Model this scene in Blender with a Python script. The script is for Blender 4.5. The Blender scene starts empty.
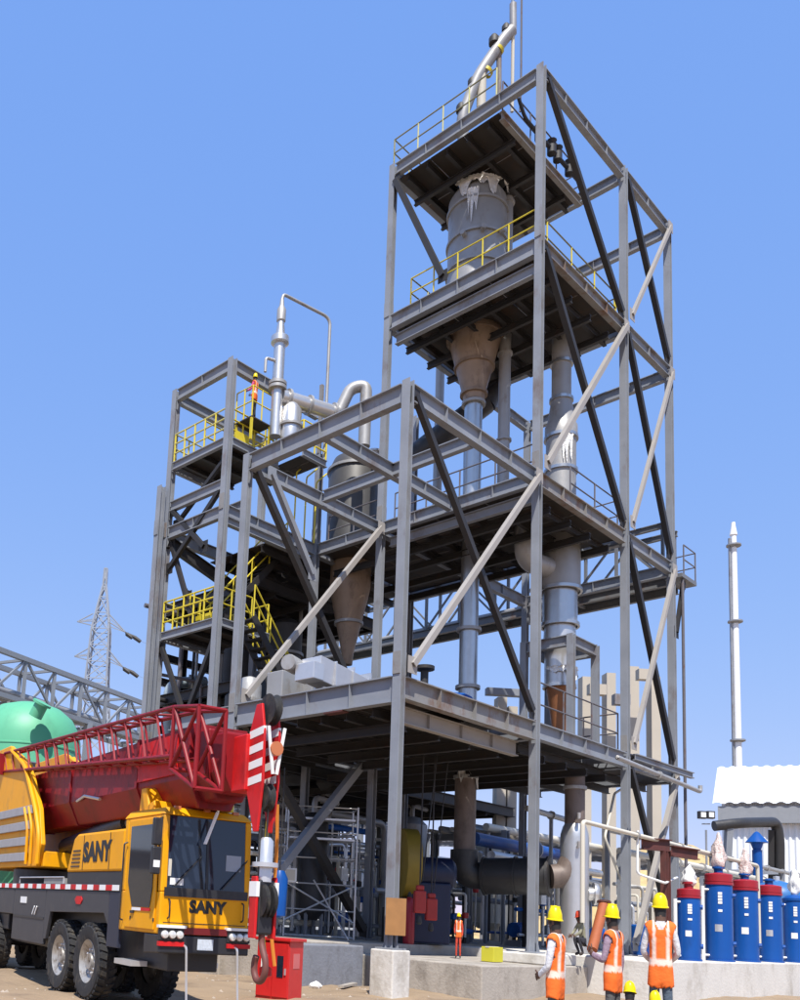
import bpy, bmesh, math, random
from mathutils import Vector, Matrix
random.seed(7)
S = bpy.context.scene
COL = S.collection
R = math.radians

# ------------------------------------------------------------------ camera
F_PX, PPX, PPY = 930.37, 218.1, 775.9          # focal length and principal point in photo pixels (800 x 1000)
YAW, PITCH, ROLL = 0.8419, 0.1423, 0.0590
CAM = Vector((-16.70, -12.727, 1.65))
FW = Vector((math.cos(PITCH)*math.cos(YAW), math.cos(PITCH)*math.sin(YAW), math.sin(PITCH)))
_r = FW.cross(Vector((0, 0, 1))).normalized(); _u = _r.cross(FW)
RT = _r*math.cos(ROLL) + _u*math.sin(ROLL)
UP = -_r*math.sin(ROLL) + _u*math.cos(ROLL)
FWH = Vector((math.cos(YAW), math.sin(YAW), 0)); RTH = Vector((math.sin(YAW), -math.cos(YAW), 0))
cd = bpy.data.cameras.new('camera'); cam = bpy.data.objects.new('camera', cd); COL.objects.link(cam)
M = Matrix((RT, UP, -FW)).transposed().to_4x4(); M.translation = CAM
cam.matrix_world = M
cd.sensor_fit = 'VERTICAL'; cd.sensor_height = 36.0; cd.lens = 36.0*F_PX/1000.0
cd.shift_x = (400-PPX)/1000.0; cd.shift_y = (PPY-500)/1000.0
cd.clip_start = 0.1; cd.clip_end = 6000
S.camera = cam

# ------------------------------------------------------------------ sky and sun
SUN = Vector((-0.36, -0.37, 0.85)).normalized()
W = bpy.data.worlds.new('World'); S.world = W; W.use_nodes = True
nt = W.node_tree; bg = nt.nodes['Background']
sky = nt.nodes.new('ShaderNodeTexSky'); sky.sky_type = 'NISHITA'; sky.sun_disc = False
sky.sun_elevation = math.asin(SUN.z); sky.sun_rotation = math.atan2(SUN.x, SUN.y)
sky.altitude = 0; sky.air_density = 1.0; sky.dust_density = 0.0; sky.ozone_density = 1.0
# camera-like tone response on the sky colour, the same in every direction: per channel gain * (value/pivot) ** power
sep = nt.nodes.new('ShaderNodeSeparateColor'); cmb = nt.nodes.new('ShaderNodeCombineColor'); nt.links.new(sky.outputs[0], sep.inputs[0])
for i, (pivot, gain, pw) in enumerate(((0.858, 1.33, 0.58), (1.446, 2.58, 0.36), (2.67, 5.85, 0.12))):
    d_ = nt.nodes.new('ShaderNodeMath'); d_.operation = 'DIVIDE'; d_.inputs[1].default_value = pivot
    p_ = nt.nodes.new('ShaderNodeMath'); p_.operation = 'POWER'; p_.inputs[1].default_value = pw
    g_ = nt.nodes.new('ShaderNodeMath'); g_.operation = 'MULTIPLY'; g_.inputs[1].default_value = gain
    nt.links.new(sep.outputs[i], d_.inputs[0]); nt.links.new(d_.outputs[0], p_.inputs[0]); nt.links.new(p_.outputs[0], g_.inputs[0]); nt.links.new(g_.outputs[0], cmb.inputs[i])
nt.links.new(cmb.outputs[0], bg.inputs[0]); bg.inputs[1].default_value = 0.12
sl = bpy.data.lights.new('sun', 'SUN'); sl.energy = 5.0; sl.angle = R(0.53); sl.color = (1, 0.955, 0.88)
so = bpy.data.objects.new('sun', sl); COL.objects.link(so)
so.rotation_euler = SUN.to_track_quat('Z', 'Y').to_euler()
S.view_settings.view_transform = 'Standard'; S.view_settings.look = 'None'
S.view_settings.exposure = 0.35; S.view_settings.gamma = 1.0
S.view_settings.use_curve_mapping = False

def ray(x, y): return FW + RT*((x-PPX)/F_PX) - UP*((y-PPY)/F_PX)
def at(x, y, t): return CAM + ray(x, y)*t                        # pixel at a depth along the view axis
def on(x, y, ax, v):
    d = ray(x, y); i = 'xyz'.index(ax); return CAM + d*((v-CAM[i])/d[i])

# ------------------------------------------------------------------ materials
MATS = {}
def mat(name, col, rough=0.6, metal=0.0, var=0.12, scale=3.0, col2=None, thr=(0.55, 0.72), bump=0.0, bscale=30.0,
        spec=0.5, emit=None, coat=0.0, dirt=None):
    """principled material: colour variation by noise, optional second colour in patches (rust, wear), optional bump"""
    if name in MATS: return MATS[name]
    m = bpy.data.materials.new(name); m.use_nodes = True; MATS[name] = m
    n = m.node_tree.nodes; l = m.node_tree.links; b = n['Principled BSDF']
    b.inputs['Roughness'].default_value = rough; b.inputs['Metallic'].default_value = metal
    b.inputs['Specular IOR Level'].default_value = spec; b.inputs['Coat Weight'].default_value = coat
    tc = n.new('ShaderNodeTexCoord'); geo = n.new('ShaderNodeNewGeometry')
    no = n.new('ShaderNodeTexNoise'); no.inputs['Scale'].default_value = scale; no.inputs['Detail'].default_value = 6
    l.new(geo.outputs['Position'], no.inputs['Vector'])
    mx = n.new('ShaderNodeMix'); mx.data_type = 'RGBA'
    mx.inputs['A'].default_value = (*[c*(1-var) for c in col], 1); mx.inputs['B'].default_value = (*[min(1, c*(1+var)) for c in col], 1)
    l.new(no.outputs['Fac'], mx.inputs['Factor']); out = mx.outputs['Result']
    if col2:
        n2 = n.new('ShaderNodeTexNoise'); n2.inputs['Scale'].default_value = scale*0.9; n2.inputs['Detail'].default_value = 9
        n2.inputs['Roughness'].default_value = 0.68
        mp = n.new('ShaderNodeMapping'); mp.inputs['Location'].default_value = (13.1, 4.7, 8.2); mp.inputs['Scale'].default_value = (1, 1, 0.55)
        l.new(geo.outputs['Position'], mp.inputs['Vector']); l.new(mp.outputs[0], n2.inputs['Vector'])
        rp = n.new('ShaderNodeMapRange'); rp.inputs['From Min'].default_value = thr[0]; rp.inputs['From Max'].default_value = thr[1]
        l.new(n2.outputs['Fac'], rp.inputs['Value'])
        m2 = n.new('ShaderNodeMix'); m2.data_type = 'RGBA'; m2.inputs['B'].default_value = (*col2, 1)
        l.new(rp.outputs[0], m2.inputs['Factor']); l.new(out, m2.inputs['A']); out = m2.outputs['Result']
    l.new(out, b.inputs['Base Color'])
    if bump:
        nb = n.new('ShaderNodeTexNoise'); nb.inputs['Scale'].default_value = bscale; nb.inputs['Detail'].default_value = 5
        l.new(geo.outputs['Position'], nb.inputs['Vector'])
        bp = n.new('ShaderNodeBump'); bp.inputs['Strength'].default_value = bump; bp.inputs['Distance'].default_value = 0.05
        l.new(nb.outputs['Fac'], bp.inputs['Height']); l.new(bp.outputs[0], b.inputs['Normal'])
    if emit: b.inputs['Emission Color'].default_value = (*emit[:3], 1); b.inputs['Emission Strength'].default_value = emit[3]
    return m

RUST = (0.13, 0.06, 0.03)
steel = mat('grey painted steel', (0.235, 0.250, 0.280), 0.6, 0, 0.30, 1.1, (0.12, 0.065, 0.038), (0.55, 0.80), bump=0.05, bscale=14)
steel_rust = mat('rust stained grey steel', (0.23, 0.222, 0.215), 0.6, 0, 0.2, 2.2, (0.16, 0.075, 0.035), (0.50, 0.70), bump=0.08, bscale=14)
steel_dk = mat('shade deepened primed steel', (0.026, 0.024, 0.024), 0.6, 0, 0.25, 2.2, (0.05, 0.026, 0.016), (0.56, 0.75))  # dark primer, deepened to put underdeck shade into the joists
brace_lt = mat('pale beige steel', (0.33, 0.305, 0.28), 0.6, 0, 0.15, 2.0, RUST, (0.62, 0.8))  # pale beige base with rust patches
deckm = mat('shade darkened deck plate', (0.035, 0.028, 0.023), 0.7, 0, 0.35, 1.4, (0.06, 0.032, 0.018), (0.5, 0.7))  # plate tone lowered so the undersides carry shade in their colour
yellow = mat('yellow rail paint', (0.62, 0.50, 0.03), 0.5, 0, 0.12, 5, (0.25, 0.18, 0.05), (0.6, 0.75))
paleyel = mat('faded yellow rail paint', (0.55, 0.52, 0.22), 0.55, 0, 0.15, 5, (0.2, 0.17, 0.1), (0.6, 0.75))
oliverail = mat('dull olive rail paint', (0.22, 0.21, 0.12), 0.55, 0, 0.2, 5)
greyrail = mat('grey rail steel', (0.13, 0.12, 0.13), 0.5, 0, 0.2, 5, RUST, (0.55, 0.7))
inox = mat('stainless cladding', (0.62, 0.61, 0.60), 0.34, 0.75, 0.08, 4, bump=0.06, bscale=6)
inox_pipe = mat('satin stainless pipe', (0.52, 0.52, 0.52), 0.30, 0.85, 0.1, 5, bump=0.03, bscale=8)
inox_dull = mat('dull grey vessel steel', (0.36, 0.355, 0.35), 0.48, 0.3, 0.14, 2.5, (0.24, 0.2, 0.16), (0.55, 0.75), bump=0.06, bscale=5)
cone_br = mat('tarnished brown steel', (0.30, 0.22, 0.16), 0.5, 0.3, 0.2, 3, (0.15, 0.10, 0.07), (0.5, 0.72))
copper = mat('rust brown cone steel', (0.33, 0.13, 0.05), 0.5, 0.2, 0.2, 5, (0.14, 0.06, 0.03), (0.55, 0.75))
foil = mat('pale foil and sun patch', (0.78, 0.77, 0.75), 0.4, 0.3, 0.1, 9, bump=0.6, bscale=12)  # foil sheet colour; on the scrubber it stands for sun patches
concrete = mat('concrete', (0.40, 0.36, 0.31), 0.9, 0, 0.22, 1.6, (0.20, 0.17, 0.14), (0.48, 0.72), bump=0.25, bscale=16)
concrete_w = mat('whitewashed concrete', (0.64, 0.61, 0.56), 0.9, 0, 0.14, 1.3, (0.34, 0.30, 0.24), (0.52, 0.78), bump=0.2, bscale=12)
concrete_g = mat('blue grey concrete', (0.21, 0.22, 0.25), 0.9, 0, 0.12, 3, (0.14, 0.14, 0.15), (0.5, 0.75), bump=0.2, bscale=16)
rusty = mat('red oxide primer', (0.11, 0.032, 0.026), 0.65, 0, 0.2, 3, (0.06, 0.025, 0.02), (0.5, 0.7))
blackm = mat('black rubber', (0.018, 0.018, 0.02), 0.75, 0, 0.25, 8, (0.09, 0.075, 0.055), (0.5, 0.75), bump=0.1)
ductblk = mat('dark duct insulation', (0.03, 0.029, 0.03), 0.5, 0, 0.25, 3, (0.07, 0.06, 0.05), (0.55, 0.75), bump=0.15, bscale=7)
redc = mat('red cabinet paint', (0.55, 0.018, 0.018), 0.4, 0, 0.1, 6, (0.35, 0.02, 0.02), (0.55, 0.8), coat=0.2)
craney = mat('crane yellow paint', (0.80, 0.35, 0.0), 0.5, 0, 0.10, 2.2, (0.40, 0.20, 0.045), (0.53, 0.80), spec=0.3, bump=0.06, bscale=5)
craner = mat('crane red paint', (0.24, 0.006, 0.010), 0.5, 0, 0.2, 3, (0.11, 0.008, 0.009), (0.48, 0.72), spec=0.35)
cranerb = mat('bright red paint', (0.58, 0.012, 0.014), 0.5, 0, 0.15, 2.5, (0.25, 0.012, 0.012), (0.48, 0.75), spec=0.35, bump=0.06, bscale=6)
craneblk = mat('crane chassis black', (0.022, 0.022, 0.026), 0.45, 0, 0.2, 4, (0.06, 0.055, 0.05), (0.55, 0.8))
cranegrey = mat('crane chassis grey', (0.045, 0.045, 0.052), 0.5, 0, 0.15, 4, (0.10, 0.09, 0.08), (0.58, 0.8))
glass = mat('tinted glass', (0.010, 0.016, 0.03), 0.06, 0, 0.1, 2, spec=0.8)
white = mat('white paint', (0.80, 0.80, 0.79), 0.55, 0, 0.04, 4)
silver = mat('silver aluminium', (0.62, 0.62, 0.63), 0.35, 0.6, 0.08, 6)
bluep = mat('blue vessel paint', (0.004, 0.070, 0.30), 0.4, 0, 0.08, 3, (0.004, 0.05, 0.2), (0.55, 0.8), spec=0.35)
bluedk = mat('shade darkened blue paint', (0.006, 0.012, 0.045), 0.5, 0, 0.2, 4)  # machine blue lowered to hold the shade under the deck
maroon = mat('crimson lid paint', (0.32, 0.012, 0.022), 0.4, 0, 0.12, 6)
greent = mat('mint green tank paint', (0.11, 0.42, 0.24), 0.5, 0, 0.08, 0.7, (0.08, 0.30, 0.18), (0.56, 0.8))
plywood = mat('plywood board', (0.33, 0.16, 0.055), 0.75, 0, 0.2, 6)
tarp = mat('pale plastic wrap', (0.75, 0.62, 0.58), 0.25, 0, 0.12, 20, (0.65, 0.25, 0.2), (0.55, 0.7), bump=0.8, bscale=22)
cream = mat('cream tank paint', (0.60, 0.56, 0.47), 0.6, 0, 0.08, 1.0)
stain = mat('dull brown duct', (0.17, 0.13, 0.11), 0.55, 0.1, 0.2, 2.5, (0.08, 0.06, 0.05), (0.5, 0.75))

# ------------------------------------------------------------------ mesh builder
ROOTLOC = {}
class MB:
    def __init__(s): s.v = []; s.f = []; s.mi = []; s.cur = 0
    def add(s, vs, fs):
        o = len(s.v); s.v += [Vector(p) for p in vs]
        for f in fs: s.f.append([i+o for i in f]); s.mi.append(s.cur)
        return s
    def hexa(s, b, t):                       # 4 bottom + 4 top points
        return s.add(list(b)+list(t), [(3, 2, 1, 0), (4, 5, 6, 7), (0, 1, 5, 4), (1, 2, 6, 5), (2, 3, 7, 6), (3, 0, 4, 7)])
    def box(s, x0, x1, y0, y1, z0, z1):
        return s.hexa([(x0, y0, z0), (x1, y0, z0), (x1, y1, z0), (x0, y1, z0)], [(x0, y0, z1), (x1, y0, z1), (x1, y1, z1), (x0, y1, z1)])
    def obox(s, c, a, b, d):                 # centre and three half vectors
        c, a, b, d = map(Vector, (c, a, b, d))
        return s.hexa([c-a-b-d, c+a-b-d, c+a+b-d, c-a+b-d], [c-a-b+d, c+a-b+d, c+a+b+d, c-a+b+d])
    def prism(s, prof, p0, p1, xd, yd):      # 2D profile (ccw) swept from p0 to p1
        p0, p1, xd, yd = map(Vector, (p0, p1, xd, yd)); n = len(prof)
        vs = [p0+xd*a+yd*b for a, b in prof]+[p1+xd*a+yd*b for a, b in prof]
        fs = [(i, (i+1) % n, n+(i+1) % n, n+i) for i in range(n)]+[tuple(range(n-1, -1, -1)), tuple(range(n, 2*n))]
        return s.add(vs, fs)
    def bar(s, p0, p1, w, h, up=(0, 0, 1)):
        p0, p1 = Vector(p0), Vector(p1); d = (p1-p0).normalized(); up = Vector(up)
        x = d.cross(up)
        if x.length < 1e-4: x = d.cross(Vector((1, 0, 0)))
        x.normalize(); y = x.cross(d)
        return s.prism([(-w/2, -h/2), (w/2, -h/2), (w/2, h/2), (-w/2, h/2)], p0, p1, x, y)
    def ibeam(s, p0, p1, h, w, up=(0, 0, 1), tf=0.028, tw=0.018, drop=True):
        """H section; p0,p1 on the top centre line when drop, else on the axis"""
        p0, p1 = Vector(p0), Vector(p1); d = (p1-p0).normalized(); up = Vector(up)
        x = d.cross(up).normalized(); y = x.cross(d).normalized()
        o = y*(-h/2) if drop else Vector((0, 0, 0)); H = h/2; B = w/2; t = tw/2
        prof = [(-B, -H), (B, -H), (B, -H+tf), (t, -H+tf), (t, H-tf), (B, H-tf), (B, H), (-B, H), (-B, H-tf), (-t, H-tf), (-t, -H+tf), (-B, -H+tf)]
        n = 12; a = p0+o; b = p1+o
        vs = [a+x*q+y*r for q, r in prof]+[b+x*q+y*r for q, r in prof]
        fs = [(i, (i+1) % n, n+(i+1) % n, n+i) for i in range(n)]
        for k in (0, n):
            c = [(0, 1, 2, 11), (11, 2, 3, 10), (10, 3, 4, 9), (9, 4, 5, 8), (8, 5, 6, 7)]
            fs += [tuple(reversed([i+k for i in q])) if k == 0 else tuple(i+k for i in q) for q in c]
        return s.add(vs, fs)
    def angle(s, p0, p1, w, up=(0, 0, 1), t=0.02):
        p0, p1 = Vector(p0), Vector(p1); d = (p1-p0).normalized(); up = Vector(up)
        x = d.cross(up).normalized(); y = x.cross(d).normalized()
        return s.prism([(-w/2, -w/2), (w/2, -w/2), (w/2, -w/2+t), (-w/2+t, -w/2+t), (-w/2+t, w/2), (-w/2, w/2)], p0, p1, x, y)
    def tube(s, pts, r, n=10, caps=True):
        pts = [Vector(p) for p in pts]; rings = []; ref = None
        rs = r if isinstance(r, (list, tuple)) else [r]*len(pts)
        for i, p in enumerate(pts):
            d = (pts[min(i+1, len(pts)-1)]-pts[max(i-1, 0)]).normalized()
            if ref is None:
                ref = d.cross(Vector((0, 0, 1)))
                if ref.length < 1e-3: ref = d.cross(Vector((0.3, 1, 0)))
            ref = (ref-d*ref.dot(d)).normalized(); b = d.cross(ref)
            rings.append([p+(ref*math.cos(2*math.pi*k/n)+b*math.sin(2*math.pi*k/n))*rs[i] for k in range(n)])
        vs = [q for rg in rings for q in rg]; fs = []
        for i in range(len(rings)-1):
            for k in range(n):
                a = i*n+k; b2 = i*n+(k+1) % n; fs.append((a, b2, b2+n, a+n))
        if caps: fs += [tuple(range(n-1, -1, -1)), tuple(range((len(rings)-1)*n, len(rings)*n))]
        return s.add(vs, fs)
    def lathe(s, o, prof, n=24, ax=(0, 0, 1), cap=True):
        o, ax = Vector(o), Vector(ax).normalized()
        x = ax.cross(Vector((0.31, 0.95, 0.02))).normalized(); y = ax.cross(x)
        vs = []; fs = []
        for rr, z in prof:
            for k in range(n):
                a = 2*math.pi*k/n; vs.append(o+ax*z+(x*math.cos(a)+y*math.sin(a))*rr)
        for i in range(len(prof)-1):
            for k in range(n):
                a = i*n+k; b = i*n+(k+1) % n; fs.append((a, b, b+n, a+n))
        if cap: fs += [tuple(range(n-1, -1, -1)), tuple(range((len(prof)-1)*n, len(prof)*n))]
        return s.add(vs, fs)
    def mesh(s, name, mats, smooth=False, off=Vector((0, 0, 0))):
        me = bpy.data.meshes.new(name)
        me.from_pydata([tuple(p-off) for p in s.v], [], s.f)
        for m in (mats if isinstance(mats, (list, tuple)) else [mats]): me.materials.append(m)
        if any(s.mi): me.polygons.foreach_set('material_index', s.mi)
        if smooth:
            me.polygons.foreach_set('use_smooth', [True]*len(me.polygons))
            try: me.set_sharp_from_angle(angle=R(38))
            except Exception: pass
        me.update(); return me
    def build(s, name, mats, parent=None, smooth=False, label=None, cat=None, group=None, kind=None, bevel=0, loc=None):
        off = ROOTLOC.get(parent.name if parent else None, Vector((0, 0, 0)))
        if parent is None and loc is not None: off = Vector(loc)
        o = bpy.data.objects.new(name, s.mesh(name, mats, smooth, off)); COL.objects.link(o)
        if parent: o.parent = parent; ROOTLOC[o.name] = off
        elif loc is not None: o.location = loc
        tag(o, label, cat, group, kind)
        if bevel:
            b = o.modifiers.new('bevel', 'BEVEL'); b.width = bevel; b.segments = 2; b.limit_method = 'ANGLE'; b.angle_limit = R(40)
        return o
def tag(o, label=None, cat=None, group=None, kind=None):
    if label: o['label'] = label
    if cat: o['category'] = cat
    if group: o['group'] = group
    if kind: o['kind'] = kind
    return o
def thing(name, label, cat, loc=(0, 0, 0), group=None, rotz=None):
    """Empty at the base; geometry of its parts is given in world coordinates unless rotz is given (then local)"""
    o = bpy.data.objects.new(name, None); COL.objects.link(o); o.location = loc
    o.empty_display_size = 0.3
    if rotz is None: ROOTLOC[o.name] = Vector(loc)
    else: o.rotation_euler = (0, 0, rotz); ROOTLOC[o.name] = Vector((0, 0, 0))
    return tag(o, label, cat, group)
def inst(me, name, parent, loc=(0, 0, 0), rot=None):
    """another piece that shares mesh data; loc in the coordinates the parent's geometry is given in"""
    o = bpy.data.objects.new(name, me); COL.objects.link(o); o.parent = parent
    off = ROOTLOC.get(parent.name, Vector((0, 0, 0)))
    o.location = Vector(loc)-off; ROOTLOC[o.name] = off+o.location
    if rot: o.rotation_euler = rot
    return o
def fillet(pts, rad, n=6):
    """polyline with rounded corners (pipe bends)"""
    pts = [Vector(p) for p in pts]; out = [pts[0]]
    for i in range(1, len(pts)-1):
        a, b, c = pts[i-1], pts[i], pts[i+1]; u = (a-b); v = (c-b)
        r = min(rad, u.length*0.48, v.length*0.48); u.normalize(); v.normalize()
        p, q = b+u*r, b+v*r
        for k in range(n+1):
            t = k/n; out.append(p*(1-t)**2+b*2*t*(1-t)+q*t*t)
    return out+[pts[-1]]
def pipe(name, pts, r, m, parent=None, rad=None, n=12, **kw):
    return MB().tube(fillet(pts, rad or r*3), r, n).build(name, m, parent, True, **kw)
def text_mesh(body, size, m, name, parent, mtx, extrude=0.004, bold=0.0, xs=1.0):
    cu = bpy.data.curves.new('t', 'FONT'); cu.body = body; cu.size = size; cu.extrude = extrude; cu.offset = bold
    cu.align_x = 'CENTER'; cu.align_y = 'CENTER'; cu.resolution_u = 3
    t = bpy.data.objects.new('t', cu); COL.objects.link(t)
    dg = bpy.context.evaluated_depsgraph_get(); me = bpy.data.meshes.new_from_object(t.evaluated_get(dg))
    bpy.data.objects.remove(t); bpy.data.curves.remove(cu)
    me.transform(Matrix.Diagonal((xs, 1, 1, 1))); me.transform(mtx); me.materials.clear(); me.materials.append(m)
    o = bpy.data.objects.new(name, me); COL.objects.link(o); o.parent = parent
    return o
# ------------------------------------------------------------------ ground
def gz(x, y):
    d = Vector((x, y, 0))-Vector((CAM.x, CAM.y, 0)); s = d.dot(RTH); t = d.dot(FWH)
    k = max(0, min(1, (s-2.6)/2.2)); k = k*k*(3-2*k)
    w = max(0, min(1, (20-t)/7)); w2 = max(0, min(1, (t-3)/4))
    near = max(0, min(1, (60-t)/30))
    return 0.34*k*w*w2 + near*0.035*(math.sin(x*1.3+0.4*y)+math.sin(y*1.7-0.6*x+1)+0.6*math.sin(x*3.1+y*2.3))*max(0, min(1, (t-1)/3))
def build_ground():
    mb = MB(); xs = [-6000, -1200, -300, -90, -40]+[-22+0.6*i for i in range(90)]+[40, 60, 120, 400, 1500, 6000]
    ys = [-6000, -1200, -300, -90, -30]+[-16+0.6*i for i in range(80)]+[38, 60, 120, 400, 1500, 6000]
    nx, ny = len(xs), len(ys)
    vs = [(x, y, gz(x, y)) for y in ys for x in xs]
    fs = [(j*nx+i, j*nx+i+1, (j+1)*nx+i+1, (j+1)*nx+i) for j in range(ny-1) for i in range(nx-1)]
    mb.add(vs, fs)
    g = mat('sandy earth', (0.30, 0.215, 0.135), 0.95, 0, 0.25, 0.8, (0.17, 0.12, 0.08), (0.5, 0.72), bump=0.7, bscale=7)
    mb.build('ground', g, None, True, kind='structure')
build_ground()

# ------------------------------------------------------------------ steel structure: grid and levels
XA, XM, XR = 6.0, 11.444, 14.98
YE, YH, YG = 5.48, 8.316, 11.16
XF = 1.665
Z1, Z2, Z3, Z4 = 7.15, 14.34, 21.60, 27.27
CW, CH = 0.22, 0.20
tower = thing('steel_tower', 'tall open grey steel process tower rising highest in the middle', 'steel tower', (XA, 0, 0))
front = thing('process_structure', 'lower grey steel frame bay on the left foot of the tall tower', 'steel frame', (0, 0, 0))
stairt = thing('stair_tower', 'narrow steel stair tower with yellow railings at the left end', 'stair tower', (XF, YH, 0))
def col(par, x, y, z0, z1, m=steel, w=CW, h=CH):
    mb = MB(); mb.ibeam((x, y, z0), (x, y, z1), h, w, up=(1, 0, 0), drop=False)
    o = mb.build('column', m, par)
    p = MB().box(x-0.24, x+0.24, y-0.24, y+0.24, z0-0.03, z0+0.004)
    p.add([], [])
    for sx, sy in ((1, 0), (-1, 0), (0, 1), (0, -1)):
        a = Vector((x+sx*h/2, y+sy*w/2, z0)); d = Vector((sx, sy, 0)); e = Vector((-sy, sx, 0))*0.01
        p.add([a+e, a-e, a+d*0.1+e, a+d*0.1-e, a+e+Vector((0, 0, 0.4)), a-e+Vector((0, 0, 0.4))], [(0, 2, 4), (1, 5, 3), (2, 3, 5, 4), (0, 1, 3, 2), (0, 4, 5, 1)])
    p.build('base_plate', m, o)
    z = z0+6.4
    while z < z1-1:                                    # splice plates
        sm = steel_rust if random.random() < 0.5 else m
        for sx in (-1, 1): MB().box(x+sx*(h/2+0.014)-0.012, x+sx*(h/2+0.014)+0.012, y-w*0.46, y+w*0.46, z-0.26, z+0.26).build('splice_plate', sm, o)
        z += 7.2
    return o
def beamX(par, x0, x1, y, z, h=0.42, w=0.2, m=steel, name='beam'):
    mb = MB(); mb.ibeam((x0+0.145, y, z), (x1-0.145, y, z), h, w); o = mb.build(name, m, par); stiff(o, (x0, y, z), (x1, y, z), h, w, m); return o
def beamY(par, x, y0, y1, z, h=0.42, w=0.2, m=steel, name='beam', trim=0.145):
    mb = MB(); mb.ibeam((x, y0+trim, z), (x, y1-trim, z), h, w); o = mb.build(name, m, par); stiff(o, (x, y0, z), (x, y1, z), h, w, m); return o
def stiff(o, a, b, h, w, m):
    a, b = Vector(a), Vector(b); L = (b-a).length
    if L < 2.5 or h < 0.4: return
    d = (b-a).normalized(); n = int(L/1.3); q = MB(); e = Vector((0, 0, 1)).cross(d)
    for i in range(1, n):
        c = a+d*(L*i/n)-Vector((0, 0, h/2)); q.obox(c, d*0.006, e*(w/2-0.006), Vector((0, 0, h/2-0.032)))
    if n > 1: q.build('web_stiffener', m, o, kind='stuff')
def brace(par, a, b, m, w=0.15, off=(0, 0, 0)):
    a, b, off = Vector(a), Vector(b), Vector(off); d = (b-a).normalized()
    a, b = a+d*0.35+off, b-d*0.35+off
    nrm = (0, 1, 0) if abs(b.y-a.y) < abs(b.x-a.x) else (1, 0, 0)
    mb = MB(); mb.angle(a, b, w, up=nrm); mb.angle(b+d*0.001, a, w*0.96, up=nrm)
    o = mb.build('brace', m, par)
    q = MB(); up = d
    for e in (a, b): q.obox(e, Vector((0.17, 0, 0)) if nrm == (0, 1, 0) else Vector((0, 0.17, 0)), Vector(nrm)*0.008, (0, 0, 0.2))
    q.build('gusset_plate', m, o, kind='stuff')
    return o
def decks(par, x0, x1, y0, y1, z, nx, ny, m=deckm):
    for i in range(nx):
        for j in range(ny):
            a, b = x0+(x1-x0)*i/nx, x0+(x1-x0)*(i+1)/nx; c, d = y0+(y1-y0)*j/ny, y0+(y1-y0)*(j+1)/ny
            MB().box(a+0.01, b-0.01, c+0.01, d-0.01, z, z+0.03).build('deck_plate', m, par)
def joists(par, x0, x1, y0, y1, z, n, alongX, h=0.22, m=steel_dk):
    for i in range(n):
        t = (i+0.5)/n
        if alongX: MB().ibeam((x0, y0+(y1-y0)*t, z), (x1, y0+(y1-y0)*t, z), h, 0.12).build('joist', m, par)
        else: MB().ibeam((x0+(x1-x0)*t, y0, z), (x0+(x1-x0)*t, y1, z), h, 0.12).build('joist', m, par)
POSTS = {}
def handrail(par, pts, m=yellow, pm=None, h=1.05, sp=1.25, r=0.024, toe=False, mid=1, name='handrail'):
    pts = [Vector(p) for p in pts]; mb = MB()
    for k in range(mid+1): mb.tube([p+Vector((0, 0, h*(1-k/(mid+1)))) for p in pts], r, 7)
    if toe:
        for a, b in zip(pts, pts[1:]): mb.bar(a+Vector((0, 0, 0.07)), b+Vector((0, 0, 0.07)), 0.012, 0.12)
    o = mb.build(name, m, par, True)
    pm = pm or m; key = (pm.name, h, r)
    if key not in POSTS: POSTS[key] = MB().tube([(0, 0, 0), (0, 0, h)], r*1.05, 7).mesh('post', pm, True)
    for a, b in zip(pts, pts[1:]):
        n = max(1, round((b-a).length/sp))
        for i in range(n): inst(POSTS[key], 'post', o, a+(b-a)*(i/n))
    inst(POSTS[key], 'post', o, pts[-1])
    return o

B0 = 1.04                                              # top of the footings
# --- columns
col(front, 0, 0, B0, Z2+0.06); col(front, 0, YE, 0.8, Z2+0.04)
for x, y, zt in ((XA, 0, Z4+0.06), (XM, 0, Z4+0.06), (XR, 0, Z4+0.06), (XA, YE, Z4+0.05), (XM, YE, Z3+0.1), (XR, YE, Z3+0.0), (XA, YH, Z2+3.4), (XM, YH, Z3-0.2)):
    col(tower, x, y, B0, zt)
for x, y, z0, z1 in ((XF, YH, 0.8, 19.33), (XF, YG, 0.6, 19.33), (XF-0.34, YG+0.02, 0.6, 15.7)): col(stairt, x, y, z0, z1, w=0.22, h=0.22)

# --- level 4 (top)
beamX(tower, XA, XM, 0, Z4, 0.40); beamX(tower, XM, XR, 0, Z4, 0.40)
beamY(tower, XA, 0, YE, Z4, 0.42); beamY(tower, XM, 0, YE, Z4-0.04, 0.38); beamY(tower, XR, 0, YE, Z4-0.04, 0.40)
beamX(tower, XA, XM, YE, Z4-0.04, 0.38); beamX(tower, XM, XR, YE, Z4-0.04, 0.38)
Y4 = 1.42
beamX(tower, XA, XM-0.1, Y4, Z4-0.44, 0.30, 0.16, steel_rust)
decks(tower, XA+0.16, XM-0.2, Y4+0.1, YE-0.1, Z4-0.44, 3, 3)
joists(tower, XA+0.2, XM-0.2, Y4+0.1, YE-0.1, Z4-0.445, 5, True, 0.24)
joists(tower, XA+0.3, XM-0.3, Y4+0.1, YE-0.1, Z4-0.70, 3, False, 0.20)
handrail(tower, [(XA, Y4+0.1, Z4), (XA, YE, Z4)], oliverail, paleyel, sp=0.95)
handrail(tower, [(XA, YE, Z4), (XA+1.7, YE, Z4)], oliverail, paleyel, sp=0.8)
handrail(tower, [(XA+0.2, Y4, Z4-0.40), (XM-0.2, Y4, Z4-0.40)], greyrail, sp=1.5)
handrail(tower, [(XM-0.2, Y4, Z4-0.40), (XM-0.2, YE, Z4-0.40)], greyrail, sp=1.3)
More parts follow.
